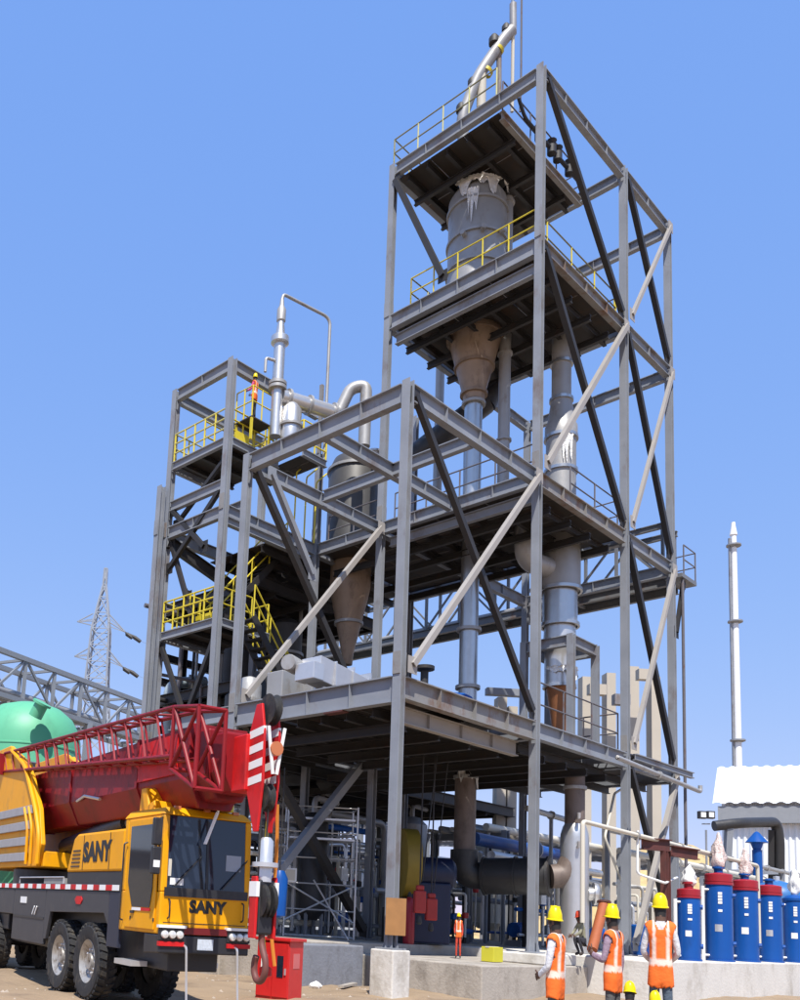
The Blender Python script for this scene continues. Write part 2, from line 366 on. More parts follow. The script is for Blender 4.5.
# --- level 3
beamX(tower, XA, XM, 0, Z3, 0.40, m=steel_rust); beamX(tower, XM, XR, 0, Z3, 0.40)
beamY(tower, XA, 0, YE, Z3, 0.52, 0.22); beamY(tower, XA+0.16, 0.1, YE-0.1, Z3-0.66, 0.36, 0.18)
beamY(tower, XM, 0, YE, Z3-0.04, 0.40); beamY(tower, XR, 0, YE, Z3-0.02, 0.40); beamX(tower, XA, XM, YE, Z3-0.04, 0.38); beamX(tower, XM, XR, YE, Z3-0.04, 0.38)
decks(tower, XA+0.16, XM-0.15, 0.12, YE-0.1, Z3-0.30, 4, 3)
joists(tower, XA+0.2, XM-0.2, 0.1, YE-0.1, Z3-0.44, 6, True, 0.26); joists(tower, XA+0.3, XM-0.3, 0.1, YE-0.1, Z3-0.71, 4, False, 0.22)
handrail(tower, [(XA+0.05, 0.15, Z3), (XA+0.05, 4.62, Z3)], yellow, sp=0.88)
handrail(tower, [(XA+0.05, 4.62, Z3), (XA+1.9, 4.62, Z3)], oliverail, paleyel, sp=0.8)
handrail(tower, [(XA+0.1, 0.18, Z3), (XA+0.75, 0.18, Z3), (XM-0.2, 0.18, Z3)], oliverail, yellow, sp=1.4)
handrail(tower, [(XM-0.25, 0.2, Z3-0.2), (XM-0.25, YE-0.3, Z3-0.2)], greyrail, yellow, sp=1.3)
# --- level 2
beamX(front, 0, XA, 0, Z2, 0.46); beamY(front, 0, 0, YE, Z2, 0.50, 0.22); beamX(front, 0, XA, YE, Z2-0.02, 0.42)
beamX(front, 0.05, XA-0.05, YE*0.5, Z2-0.03, 0.40, 0.18); beamY(front, XA*0.5, 0.05, YE-0.05, Z2-0.03, 0.36, 0.18)
beamY(tower, XA, 0, YE, Z2, 0.40); beamY(tower, XA+0.2, 0.1, YE-0.1, Z2-0.5, 0.30, 0.16); beamY(tower, XA, YE, YH, Z2, 0.40)
beamX(tower, XA, XM, 0, Z2, 0.44, m=steel_rust); beamX(tower, XM, XR, 0, Z2, 0.42)
beamY(tower, XM, 0, YE, Z2-0.03, 0.40); beamY(tower, XR, 0, YE, Z2-0.03, 0.40); beamY(tower, XM, YE, YH, Z2-0.03, 0.40)
beamX(tower, XA, XM, YE, Z2-0.02, 0.4); beamX(tower, XM, XR, YE, Z2-0.02, 0.4); beamX(tower, XA, XM, YH, Z2-0.02, 0.4)
decks(tower, XA+0.16, XM-0.12, 0.12, YE-0.1, Z2-0.26, 4, 3); decks(tower, XA+0.16, XM-0.12, YE+0.1, YH-0.1, Z2-0.26, 4, 2)
joists(tower, XA+0.2, XM-0.2, 0.1, YE-0.1, Z2-0.45, 6, True, 0.24); joists(tower, XA+0.3, XM-0.3, 0.1, YH-0.1, Z2-0.70, 4, False, 0.22)
handrail(tower, [(XA+0.3, 0.3, Z2), (XA+0.3, YE-0.3, Z2)], greyrail, sp=1.3)
handrail(tower, [(XA+2.2, 0.16, Z2), (XM-0.15, 0.16, Z2), (XM-0.15, 2.6, Z2)], greyrail, sp=1.5)
handrail(tower, [(XA+0.3, YE+0.3, Z2), (XA+0.3, YH-0.3, Z2)], greyrail, sp=1.3)
# --- level 1
beamY(front, 0, 0, YE, Z1, 0.62, 0.24); beamX(front, 0, XA, 0, Z1, 0.52, 0.24, steel_rust); beamX(front, 0.3, XA-0.1, 0.42, Z1-0.54, 0.40, 0.18, brace_lt)
beamX(front, 0, XA, YE, Z1-0.02, 0.5); beamY(front, XA*0.5, 0.1, YE-0.1, Z1-0.14, 0.4, m=steel_dk)
beamX(tower, XA, XM, 0, Z1, 0.46, 0.22); beamX(tower, XM, XR, 0, Z1, 0.46, 0.22)
beamY(tower, XA, 0, YE, Z1-0.02, 0.46); beamY(tower, XM, 0, YE, Z1-0.02, 0.46); beamY(tower, XR, 0, YE, Z1-0.02, 0.46); beamY(tower, XA, YE, YH, Z1-0.02, 0.46); beamY(tower, XM, YE, YH, Z1-0.02, 0.46)
beamX(tower, XA, XM, YE, Z1-0.02, 0.46); beamX(tower, XM, XR, YE, Z1-0.02, 0.46); beamX(tower, XA, XM, YH, Z1-0.02, 0.46)
decks(front, 0.16, XA-0.16, 0.14, YE-0.12, Z1-0.10, 4, 4); decks(tower, XA+0.16, XM-0.14, 0.13, YE-0.12, Z1-0.10, 4, 3)
decks(tower, XM+0.14, XR-0.14, 0.13, YE-0.12, Z1-0.10, 2, 3); decks(tower, XA+0.16, XM-0.14, YE+0.12, YH-0.12, Z1-0.10, 3, 2)
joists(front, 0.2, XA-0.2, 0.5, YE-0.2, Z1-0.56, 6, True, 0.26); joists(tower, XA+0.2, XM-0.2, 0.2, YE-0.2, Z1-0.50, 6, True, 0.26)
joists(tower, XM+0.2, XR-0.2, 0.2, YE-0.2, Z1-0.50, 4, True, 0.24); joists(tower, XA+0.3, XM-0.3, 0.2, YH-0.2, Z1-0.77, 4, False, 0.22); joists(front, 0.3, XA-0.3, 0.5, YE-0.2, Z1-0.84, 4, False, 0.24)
handrail(tower, [(XA+0.2, 0.18, Z1), (XM-0.12, 0.18, Z1)], greyrail, sp=1.7, h=1.25)
handrail(tower, [(XM-0.12, 0.18, Z1), (XM-0.12, 2.4, Z1)], greyrail, sp=1.1, h=1.25)
for x0, x1 in ((0, XA), ): beamY(front, 0.0, YE, YH, Z1-0.02, 0.42, 0.2)
decks(tower, XA+0.16, XM-0.12, YH+0.1, YG+1.8, Z2-0.26, 4, 2); joists(tower, XA+0.2, XM-0.2, YH+0.1, YG+1.8, Z2-0.45, 4, True, 0.24)
decks(tower, 3.9, XA+0.1, YH+0.15, YG+0.3, Z2-0.5, 2, 2); joists(tower, 3.9, XA+0.1, YH+0.15, YG+0.3, Z2-0.52, 4, True, 0.24)
MB().box(-0.125, 0.125, 1.55, 2.15, Z1-0.66, Z1-0.625).build('primed_plate', rusty, front)
beamX(tower, XF, XA, YH, Z1-0.02, 0.42); beamX(tower, XF, XA, YH, Z2, 0.40)
MB().ibeam((XM+0.3, -0.16, Z1+0.02), (XR+0.3, -0.5, Z1-0.1), 0.2, 0.14).build('cantilever_beam', steel, tower)
# --- bracing: right-hand face of the tower
for zb, zt in ((Z3, Z4), (Z2, Z3)):
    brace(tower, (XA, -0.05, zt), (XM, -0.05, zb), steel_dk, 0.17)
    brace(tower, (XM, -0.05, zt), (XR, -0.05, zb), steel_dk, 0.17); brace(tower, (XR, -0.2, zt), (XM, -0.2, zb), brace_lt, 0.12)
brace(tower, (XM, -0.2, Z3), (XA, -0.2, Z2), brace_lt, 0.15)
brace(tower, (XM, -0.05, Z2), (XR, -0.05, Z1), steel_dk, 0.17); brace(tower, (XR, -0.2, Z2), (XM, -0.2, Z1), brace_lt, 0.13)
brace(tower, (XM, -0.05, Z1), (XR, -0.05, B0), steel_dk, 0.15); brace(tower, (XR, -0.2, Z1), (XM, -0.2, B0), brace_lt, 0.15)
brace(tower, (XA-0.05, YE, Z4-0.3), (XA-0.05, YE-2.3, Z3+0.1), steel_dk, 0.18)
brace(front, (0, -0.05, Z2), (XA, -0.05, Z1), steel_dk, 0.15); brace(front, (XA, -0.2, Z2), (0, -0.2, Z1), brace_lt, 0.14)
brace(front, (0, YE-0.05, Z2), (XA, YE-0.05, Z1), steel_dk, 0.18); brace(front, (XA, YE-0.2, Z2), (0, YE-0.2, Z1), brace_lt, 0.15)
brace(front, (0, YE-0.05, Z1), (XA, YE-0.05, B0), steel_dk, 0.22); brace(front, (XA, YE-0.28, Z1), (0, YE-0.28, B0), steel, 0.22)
brace(front, (0.6, YE-0.15, Z2), (2.9, YE-0.15, Z2-3.0), steel, 0.16)
# --- stair tower
for z in (19.31, 14.30): beamY(stairt, XF, YH, YG, z, 0.42, 0.18, trim=0.12)
beamX(stairt, XF, XA-0.1, YH, 19.31, 0.40, 0.18); beamX(stairt, XF, XA, YG, 19.25, 0.36, 0.18); beamX(stairt, XF, XA, YG, 14.3, 0.4); beamX(stairt, XF, XA-0.2, YH, 14.30-0.3, 0.3)
col(stairt, XA, YG, 0.8, 19.3, w=0.22, h=0.22)
MB().bar((XA-0.06, YH, 17.7), (XA-0.06, YH, 20.3), 0.12, 0.12).build('rail_stub', steel_rust, stairt)
ZP, ZQ = 16.62, 10.62
beamY(stairt, XF, YH, YG, 15.2, 0.34, 0.16, trim=0.12); beamY(stairt, XF+0.9, YH+0.1, YG-0.1, 14.8, 0.3, 0.16, trim=0)
for z in (ZP, ZQ):
    beamY(stairt, XF-0.02, YH-0.1, YG, z, 0.28, 0.14, trim=0.12); beamX(stairt, XF, XF+2.4, YH-0.05, z, 0.26, 0.14); beamX(stairt, XF, XF+2.4, YG, z, 0.26, 0.14)
    decks(stairt, XF+0.1, XF+2.4, YH+0.1, YG-0.1, z-0.06, 2, 2)
    joists(stairt, XF+0.1, XF+2.4, YH+0.1, YG-0.1, z-0.07, 3, True, 0.16)
    handrail(stairt, [(XF, YH+0.15, z), (XF, YG-0.12, z)], paleyel if z > 15 else yellow, yellow, sp=0.55, r=0.030, mid=2)
    handrail(stairt, [(XF, YG-0.12, z), (XF+2.4, YG-0.12, z)], paleyel, yellow, sp=0.6, r=0.028)
decks(stairt, XF+2.4, 5.0, YH-1.2, YH+1.4, ZP-0.05, 2, 2)
beamX(stairt, XF+2.0, 5.1, YH-1.25, ZP, 0.24, 0.14)
handrail(stairt, [(XF+0.15, YH+0.05, ZP), (XF+2.2, YH+0.05, ZP), (XF+2.2, YH-1.2, ZP), (5.0, YH-1.2, ZP)], yellow, sp=0.5, r=0.030, mid=2)
handrail(stairt, [(XF+2.4, YH+1.4, ZP), (5.0, YH+1.4, ZP)], yellow, sp=0.6)
handrail(stairt, [(XF+2.4, YG-0.3, ZP), (XF+2.4, YH+0.4, ZP)], yellow, sp=0.5)
handrail(stairt, [(XF+0.15, YH+0.05, ZQ), (XF+1.5, YH+0.05, ZQ)], yellow, sp=0.5)
for k in range(3): MB().box(XF+0.2+k*0.02, XF+0.26+k*0.02, YH+0.1+0.5*k, YH+0.5+0.5*k, ZQ, ZQ+0.35).build('toe_board', yellow, stairt)
MB().box(XF+0.3, XF+0.9, YH-0.02, YH+0.02, ZP, ZP+0.35).build('toe_board', yellow, stairt)
brace(stairt, (XF, YH, 15.1), (XF, YG, 12.6), steel_dk, 0.14, (0, 0, 0)); brace(stairt, (XF+0.15, YG, 14.2), (XF+0.15, YH, 16.2), steel_dk, 0.12)
brace(stairt, (XF, YG, 15.1), (XF, YH+0.6, 12.9), steel_dk, 0.15); brace(stairt, (XF+0.1, YG, 14.1), (XF+0.1, YH+1.2, 10.6), steel_dk, 0.14)
brace(stairt, (XF, YG, 10.4), (XF, YH+0.5, 6.2), steel_dk, 0.14); brace(stairt, (XF+0.1, YH, 10.4), (XF+0.1, YG-1, 6.6), steel_dk, 0.14)
MB().ibeam((XF+0.1, YG-0.1, 14.0), (XA, YG-0.6, 12.6), 0.4, 0.2).build('beam', steel_dk, stairt)
def stair(par, a, b, w, side, n, m=steel_dk, rm=yellow):
    """a flight from a (low) to b (high); side = horizontal width direction"""
    a, b, side = Vector(a), Vector(b), Vector(side)
    mb = MB()
    for s in (0, w): mb.bar(a+side*s, b+side*s, 0.05, 0.24)
    st = mb.build('staircase', m, par)
    run = Vector((b.x-a.x, b.y-a.y, 0)); dn = run.normalized()
    tm = MB().obox((0, 0, 0), dn*0.13, side*(w/2-0.03), (0, 0, 0.018)).mesh('tread', m)
    for i in range(n):
        t = (i+0.5)/n; inst(tm, 'tread', st, a+(b-a)*t+side*(w/2)+Vector((0, 0, 0.05)))
    for s in (0, w):
        q = MB()
        for h in (0.55, 1.0): q.tube([a+side*s+Vector((0, 0, h)), b+side*s+Vector((0, 0, h))], 0.026, 7)
        for i in range(5):
            p = a+(b-a)*(i/4)+side*s; q.tube([p, p+Vector((0, 0, 1.0))], 0.024, 7)
        q.build('stair_rail', rm, st, True)
    return st
stair(stairt, (XF+3.6, YH-1.0, Z1+0.05), (XF+0.6, YH-1.0, ZQ), 0.75, (0, 1, 0), 14)
stair(stairt, (XF+0.7, YH+1.0, ZQ), (XF+3.9, YH+1.0, 14.3), 0.75, (0, 1, 0), 16)
handrail(stairt, [(XF+0.1, YH+1.3, ZP), (XF+2.3, YH+1.3, ZP)], yellow, sp=0.4, r=0.028)
handrail(stairt, [(XF+0.1, YH+1.5, ZQ), (XF+2.3, YH+1.5, ZQ)], yellow, sp=0.4, r=0.028)
handrail(stairt, [(XF+2.3, YH+0.1, ZQ), (XF+2.3, YG-0.2, ZQ)], yellow, sp=0.45, r=0.028)
for k_ in range(3):
    x_ = XF+2.9+0.5*k_; MB().tube(fillet([(x_, YH-0.3, 14.2), (x_, YH-0.3, 16.4), (x_+0.5, YH-0.3, 16.9)], 0.1), 0.028, 7).build('ladder_rail', yellow, stairt, True)
def torn_wrap(par, cx_, cy_, r, a0, a1, zt, depth, seed, m=foil, n=40):
    """ragged sheet hugging a cylinder: wavy surface, torn lower edge"""
    rs = random.Random(seed); ph = [rs.random()*6.28 for _ in range(6)]; q = MB(); vs = []; rows = 6
    for i in range(n+1):
        t = i/n; a = a0+(a1-a0)*t
        tear = depth*(0.25+0.75*abs(math.sin(t*5.1+ph[0])*math.sin(t*11.3+ph[1])))*(0.85+0.25*rs.random())*min(1, 6*t+0.1, 6*(1-t)+0.1)
        for j in range(rows):
            k = j/(rows-1); rr = r+0.015+0.035*abs(math.sin(a*9+ph[2]+k*3)*math.sin(k*7+ph[3]+a*4))+0.05*rs.random()*(1 if j in (0, rows-1) else 0.4)
            vs.append((cx_+rr*math.cos(a), cy_+rr*math.sin(a), zt+0.05*rs.random()-tear*k))
    q.add(vs, [(i*rows+j, i*rows+j+1, (i+1)*rows+j+1, (i+1)*rows+j) for i in range(n) for j in range(rows-1)])
    return q.build('torn_foil_sunpatch', m, par, True)
# ------------------------------------------------------------------ concrete footings, plinths
def slab(name, x0, x1, y0, y1, z0, z1, m, label, cat, bev=0.03):
    return MB().box(x0, x1, y0, y1, z0, z1).build(name, m, None, label=label, cat=cat, bevel=bev, loc=((x0+x1)/2, (y0+y1)/2, z0))
slab('concrete_pedestal', -0.31, 0.31, -0.31, 0.31, -0.6, B0-0.034, concrete_w, 'tall square concrete pedestal under the nearest steel column', 'pedestal')
slab('concrete_plinth', 2.2, 7.2, -0.9, 3.0, -0.5, 0.74, concrete, 'low concrete plinth wall under the middle column', 'plinth')
slab('concrete_pad', 5.3, 6.9, -0.75, 0.7, 0.744, B0-0.034, concrete_w, 'small raised concrete pad on the low plinth under the tall corner column', 'pad')
slab('concrete_slab', -0.3, 22.0, 3.02, 16.0, -0.5, B0-0.034, concrete, 'long grey concrete slab in the shade beneath the tower', 'slab')
slab('concrete_wall', 7.25, 34.0, -2.5, 2.99, -0.5, B0-0.038, concrete_w, 'white concrete bund wall below the row of blue cylinders', 'wall')
slab('concrete_kerb', -0.75, 2.0, 2.35, 2.98, -0.4, 0.96, concrete_g, 'blue grey concrete upstand under the aluminium scaffold', 'upstand')
for x, y, d in ((XF, YH, 0.76), (XF-0.1, YG, 0.56), (0, YE, 0.76)):
    slab('concrete_footing', x-0.4, x+0.4, y-0.4, y+0.4, -0.5, d, concrete,
         {0.56: 'square concrete footing under the far left stair tower columns'}.get(d, 'square concrete footing under the left frame column nearest the crane' if y == YE else 'square concrete footing under the stair tower column behind the crane'), 'footing')

# ------------------------------------------------------------------ vessels in the tower
cx, cy = 8.35, 3.65
cyc = thing('cyclone_vessel', 'grey cylindrical cyclone with cone hanging through the upper tower decks', 'cyclone', (cx, cy, 19.0))
MB().lathe((cx, cy, 0), [(0.97, 22.0), (0.97, 26.2), (0.8, 26.5), (0.3, 26.65)], 40).build('shell', inox_dull, cyc, True)
for z in (22.35, 23.5, 24.55, 25.75): MB().lathe((cx, cy, 0), [(0.975, z-0.04), (1.035, z-0.04), (1.035, z+0.04), (0.975, z+0.04)], 40, cap=False).build('flange_ring', inox_dull, cyc, True)
MB().lathe((cx, cy, 0), [(0.33, 18.9), (0.36, 19.1), (0.60, 20.1), (0.86, 21.1), (0.9, 21.3), (0.9, 21.95)], 36).build('cone', cone_br, cyc, True)
for z, r in ((20.12, 0.62), (19.15, 0.40), (21.15, 0.89)): MB().lathe((cx, cy, 0), [(r-0.05, z-0.05), (r+0.05, z-0.05), (r+0.05, z+0.05), (r-0.05, z+0.05)], 30, cap=False).build('cone_band', cone_br, cyc, True)
for a in (3.3, 3.9, 4.6):
    d = Vector((math.cos(a), math.sin(a), 0)); MB().tube([Vector((cx, cy, 24.0+a*0.12))+d*0.9, Vector((cx, cy, 24.0+a*0.12))+d*1.18], 0.09, 10).build('nozzle', inox_dull, cyc, True)
random.seed(3)
torn_wrap(cyc, cx, cy, 0.98, 2.9, 4.6, 26.5, 0.75, 1); torn_wrap(cyc, cx, cy, 0.99, 3.35, 3.75, 26.0, 1.5, 2, n=10); torn_wrap(cyc, cx, cy, 0.98, 4.7, 5.8, 26.5, 0.3, 5)
dp = thing('down_pipe', 'long grey vertical duct falling from the cyclone cone through all decks', 'duct', (cx, cy, 3.4))
MB().lathe((cx, cy, 0), [(0.29, 6.2), (0.29, 18.85)], 24).build('pipe', inox_pipe, dp, True)
MB().lathe((cx, cy, 0), [(0.33, 3.9), (0.33, 6.2)], 24).build('lower_pipe', stain, dp, True)
for z in (18.8, 17.3, 15.0, 11.0, 9.1, 6.2): MB().lathe((cx, cy, 0), [(0.3, z-0.05), (0.39, z-0.05), (0.39, z+0.05), (0.3, z+0.05)], 24, cap=False).build('flange', inox_dull, dp, True)
torn_wrap(dp, cx, cy, 0.34, 3.0, 5.8, 6.6, 0.9, 3, n=16)

sx, sy = 10.2, 1.52
scr = thing('scrubber_column', 'tall silver stepped scrubber column standing at the right of the tower', 'scrubber', (sx, sy, 7.2))
def ring(par, c, z, r, m, d=0.05, h=0.05): return MB().lathe((c[0], c[1], 0), [(r-0.02, z-h), (r+d, z-h), (r+d, z+h), (r-0.02, z+h)], 32, cap=False).build('flange_ring', m, par, True)
MB().lathe((sx, sy, 0), [(0.31, 18.8), (0.31, 21.55)], 28).build('upper_pipe', inox_dull, scr, True)
MB().lathe((sx, sy, 0), [(0.47, 15.3), (0.47, 17.55), (0.51, 17.6), (0.51, 17.95), (0.44, 18.1), (0.33, 18.85)], 32).build('neck', inox_dull, scr, True)
MB().lathe((sx, sy, 0), [(0.62, 12.35), (0.62, 15.05), (0.48, 15.3)], 36).build('body', inox_dull, scr, True)
MB().lathe((sx, sy, 0), [(0.53, 11.2), (0.53, 12.35)], 36).build('middle_section', inox_pipe, scr, True)
MB().lathe((sx, sy, 0), [(0.46, 9.2), (0.46, 10.2), (0.50, 10.7), (0.47, 11.2)], 32).build('lower_section', inox, scr, True)
MB().lathe((sx, sy, 0), [(0.20, 7.6), (0.22, 7.9), (0.40, 9.15), (0.42, 9.2)], 30).build('cone', copper, scr, True)
for z, r in ((18.9, 0.33), (20.2, 0.32), (17.55, 0.49), (16.4, 0.48), (12.35, 0.63), (11.2, 0.55), (9.2, 0.46)): ring(scr, (sx, sy), z, r, inox_pipe)
torn_wrap(scr, sx, sy, 0.63, 3.3, 4.2, 15.15, 0.45, 4, n=16); torn_wrap(scr, sx, sy, 0.63, 4.3, 4.75, 15.2, 1.1, 8, n=8); torn_wrap(scr, sx, sy, 0.49, 2.8, 6.0, 9.75, 0.5, 6, n=22); torn_wrap(scr, sx, sy, 0.48, 3.6, 4.4, 17.5, 1.4, 9, n=12)  # pale sheets on neck and body stand in for sun patches
pipe('side_elbow', [(sx-0.55, sy+0.15, 13.0), (sx-1.55, sy+0.35, 13.0), (sx-1.55, sy+0.35, 14.1)], 0.33, inox_dull, scr, 0.85, 18)
fr = thing('support_frame', 'small grey steel portal frame around the scrubber cone on the first deck', 'support frame', (sx, sy, Z1))
for a, b in ((-1, -1), (1, -1), (-1, 1), (1, 1)): MB().ibeam((sx+a*0.78, sy+b*0.78, Z1-0.07), (sx+a*0.78, sy+b*0.78, 10.6), 0.2, 0.2, up=(1, 0, 0), drop=False).build('post', steel, fr)
for s_ in (-1, 1):
    MB().ibeam((sx-0.67, sy+s_*0.78, 10.58), (sx+0.67, sy+s_*0.78, 10.58), 0.34, 0.18).build('beam', steel, fr)
    MB().ibeam((sx+s_*0.78, sy-0.67, 10.58), (sx+s_*0.78, sy+0.67, 10.58), 0.34, 0.18).build('beam', steel, fr)
ldv = thing('polished_vessel', 'shiny stainless vertical vessel with a domed shoulder at the foot of the tower', 'vessel', (sx-0.5, sy-1.3, B0))
lx, ly = sx-0.35, sy-0.7
MB().lathe((lx, ly, 0), [(0.41, B0+0.02), (0.41, 4.35), (0.40, 4.5), (0.34, 4.72), (0.28, 4.82)], 40).build('shell', inox, ldv, True)
MB().lathe((lx, ly, 0), [(0.29, 4.8), (0.29, Z1-0.9)], 28).build('top_pipe', stain, ldv, True)
MB().lathe((lx, ly, 0), [(0.5, B0-0.03), (0.5, B0+0.06), (0.42, B0+0.06)], 32).build('base_ring', inox_dull, ldv, True)
ring(ldv, (lx, ly), 5.9, 0.29, inox_dull)
dv = Vector((0.62, -0.78, 0)); MB().lathe(Vector((lx, ly, 2.75))+dv*0.38, [(0.2, 0), (0.2, 0.15), (0.34, 0.15), (0.34, 0.22), (0.30, 0.28), (0.05, 0.34)], 24, dv).build('manway', inox, ldv, True)
for z in (4.1, 4.95): MB().tube([(lx-0.3, ly-0.25, z), (lx-0.45, ly-0.36, z), (lx-0.45, ly-0.36, z+0.14)], 0.05, 8).build('nozzle', inox, ldv, True)
hd = thing('cross_duct', 'black insulated horizontal duct joining the fan to the polished vessel', 'duct', (cx, cy, 3.0))
MB().tube(fillet([(cx, cy, 3.92), (cx, cy, 3.15), (cx+0.55, cy-0.6, 3.15)], 0.5), 0.42, 20).build('elbow', ductblk, hd, True)
e0, e1 = Vector((cx+0.4, cy-0.45, 3.15)), Vector((lx-0.5, ly+0.5, 3.2))
MB().tube([e0, e1], 0.56, 28).build('barrel', ductblk, hd, True)
MB().tube(fillet([e1, (lx-0.2, ly+0.2, 3.25), (lx-0.05, ly+0.05, 3.7)], 0.3), 0.36, 20).build('end_elbow', stain, hd, True)
for t in (0.02, 0.5, 0.98): c = e0.lerp(e1, t); MB().lathe(c, [(0.57, -0.03), (0.61, -0.03), (0.61, 0.03), (0.57, 0.03)], 28, e1-e0, cap=False).build('band', ductblk, hd, True)
# ------------------------------------------------------------------ fan and motor on the slab
fan = thing('blower', 'yellow fan casing beside a shade-darkened blue motor under the first deck', 'blower', (5.6, 3.4, B0))
MB().lathe((5.55, 3.7, 3.3), [(0.25, -0.22), (0.95, -0.22), (1.0, -0.2), (1.0, 0.2), (0.95, 0.22), (0.25, 0.22)], 32, (0.75, -0.66, 0)).build('casing', mat('shade darkened yellow', (0.26, 0.18, 0.02), 0.55, 0, 0.2, 5), fan, True)  # casing yellow darkened to include the shade under the deck
MB().obox((6.0, 3.3, 1.9), (0.42, -0.38, 0), (0.3, 0.33, 0), (0, 0, 0.86)).build('motor_base', bluedk, fan, bevel=0.05)
MB().lathe((5.75, 3.5, 3.05), [(0.42, 0), (0.46, 0.05), (0.46, 0.95), (0.36, 1.05), (0.1, 1.1)], 24, (0.75, -0.66, 0)).build('motor', bluedk, fan, True)
MB().obox((5.35, 3.85, 1.5), (0.3, -0.27, 0), (0.2, 0.22, 0), (0, 0, 0.5)).build('stand', steel_dk, fan)
# ------------------------------------------------------------------ second tower pipe, roof gear
vp = thing('vent_pipe', 'slim grey vertical pipe between the cyclone and the corner column', 'pipe', (9.0, 2.9, Z2))
MB().lathe((9.0, 2.9, 0), [(0.19, Z2-0.2), (0.19, Z4-0.9)], 18).build('pipe', inox_dull, vp, True)
for z in (17.5, 20.6, 24.3, 26.2): ring(vp, (9.0, 2.9), z, 0.19, inox_dull, 0.06, 0.03)
bp_ = thing('riser_pipe', 'thin pale riser pipe behind the cyclone on the far tower side', 'pipe', (11.3, 7.1, Z2))
MB().lathe((11.3, 7.1, 0), [(0.17, Z2-0.2), (0.17, 25.6)], 14).build('pipe', inox_dull, bp_, True)
rd = thing('roof_duct', 'bent pale duct climbing above the top deck railing', 'duct', (6.9, 3.2, Z4))
d0 = 31.0; P_ = [at(462, 118, d0), at(467, 104, d0), at(477, 78, d0), at(492, 56, d0), at(503, 40, d0), at(512, 30, d0)]
MB().tube(fillet([at(464, 150, d0)]+P_, 0.5), 0.19, 14).build('duct', inox_dull, rd, True)
MB().tube([at(482, 72, d0), at(481, 108, d0)], 0.15, 12).build('branch', cream, rd, True)
for px_, py_, s_ in ((461, 108, 0.16), (472, 82, 0.14), (494, 40, 0.17), (506, 28, 0.14)):
    c = at(px_, py_, d0); MB().lathe(c, [(0.03, -s_), (s_, -s_*0.9), (s_, s_*0.3), (s_*0.55, s_), (0.03, s_)], 12).build('valve', steel_dk, rd, True)
MB().tube([at(499, 50, d0), at(499, 98, d0)], 0.085, 8).build('support_post', steel_rust, rd, True)
for px_, py_ in ((487, 72), (498, 50)): c = at(px_, py_, d0); MB().lathe(c, [(0.17, -0.05), (0.2, -0.05), (0.2, 0.05), (0.17, 0.05)], 14, P_[3]-P_[2], cap=False).build('yellow_clamp', yellow, rd, True)
va = thing('vent_mast', 'thin grey vent mast with silver silencer above the top deck', 'vent', (7.5, 1.9, Z4))
MB().tube([at(513, -40, 31), at(512.5, 5, 31)], 0.05, 8).build('tip_pipe', inox_pipe, va, True)
MB().tube([at(513, 4, 31), at(513, 34, 31)], 0.115, 14).build('silencer', inox_dull, va, True)
MB().tube([at(513, 33, 31), at(512, 112, 31)], 0.055, 8).build('pipe', cream, va, True)
lr = thing('lightning_rod', 'very thin dark rod rising beside the vent mast', 'rod', (7.7, 1.6, Z4))
MB().tube([at(522, -60, 31), at(521, 82, 31), at(520, 112, 31)], 0.032, 6).build('rod', greyrail, lr, True)
hp = thing('valve_pipe', 'dark small pipe run with valves along the top deck edge', 'pipe', (8.5, Y4, Z4))
MB().tube(fillet([(7.0, Y4-0.08, Z4+0.55), (7.4, Y4-0.08, Z4+0.1), (XM-0.5, Y4-0.08, Z4+0.1)], 0.2), 0.06, 8).build('pipe', steel_dk, hp, True)
for x in (8.3, 9.1, 9.5, 10.3): MB().lathe((x, Y4-0.08, Z4+0.1), [(0.07, -0.2), (0.15, -0.18), (0.15, 0.1), (0.08, 0.14), (0.17, 0.3), (0.02, 0.32)], 10).build('valve', steel_dk, hp, True)
# ------------------------------------------------------------------ left vessel, stack and top pipes
vx, vy = 7.65, 8.1
vl = thing('hopper_vessel', 'dark grey cylindrical hopper vessel with brown cone behind the left frame', 'vessel', (vx, vy, 10.4))
MB().lathe((vx, vy, 0), [(0.93, 14.1), (0.93, 17.6), (0.76, 18.0), (0.38, 18.25)], 36).build('shell', mat('shade darkened vessel steel', (0.075, 0.072, 0.07), 0.5, 0.2, 0.2, 2.0, (0.15, 0.10, 0.06), (0.58, 0.75)), vl, True)  # shell tone darkened to carry the shade around the vessel
MB().lathe((vx, vy, 0), [(0.18, 10.4), (0.21, 10.8), (0.66, 12.9), (0.72, 13.2), (0.72, 14.08)], 32).build('cone', cone_br, vl, True)
for z, r in ((14.4, 0.94), (17.55, 0.94), (11.9, 0.46)): ring(vl, (vx, vy), z, r, inox_dull)
MB().lathe((vx+0.45, vy-0.5, 17.95), [(0.22, 0), (0.22, 0.35), (0.3, 0.35), (0.3, 0.42), (0.02, 0.46)], 18).build('nozzle', silver, vl, True)
for i in range(4): MB().obox((vx-1.0+0.1*i, vy-0.2+0.28*i-0.3, 14.28), (0.12, 0, 0), (0, 0.05, 0), (0, 0, 0.12)).build('support_lug', steel, vl)
st_ = thing('exhaust_stack', 'silver exhaust stack with flanged neck on the left platform', 'stack', (3.09, 7.63, ZP))
kx, ky = 3.05, 7.6
MB().lathe((kx, ky, 0), [(0.19, ZP+0.3), (0.19, 20.2)], 20).build('pipe', inox, st_, True)
MB().lathe((kx, ky, 0), [(0.20, 20.15), (0.30, 20.2), (0.30, 20.4), (0.16, 20.5), (0.11, 20.95), (0.11, 21.0)], 20).build('neck', inox, st_, True)
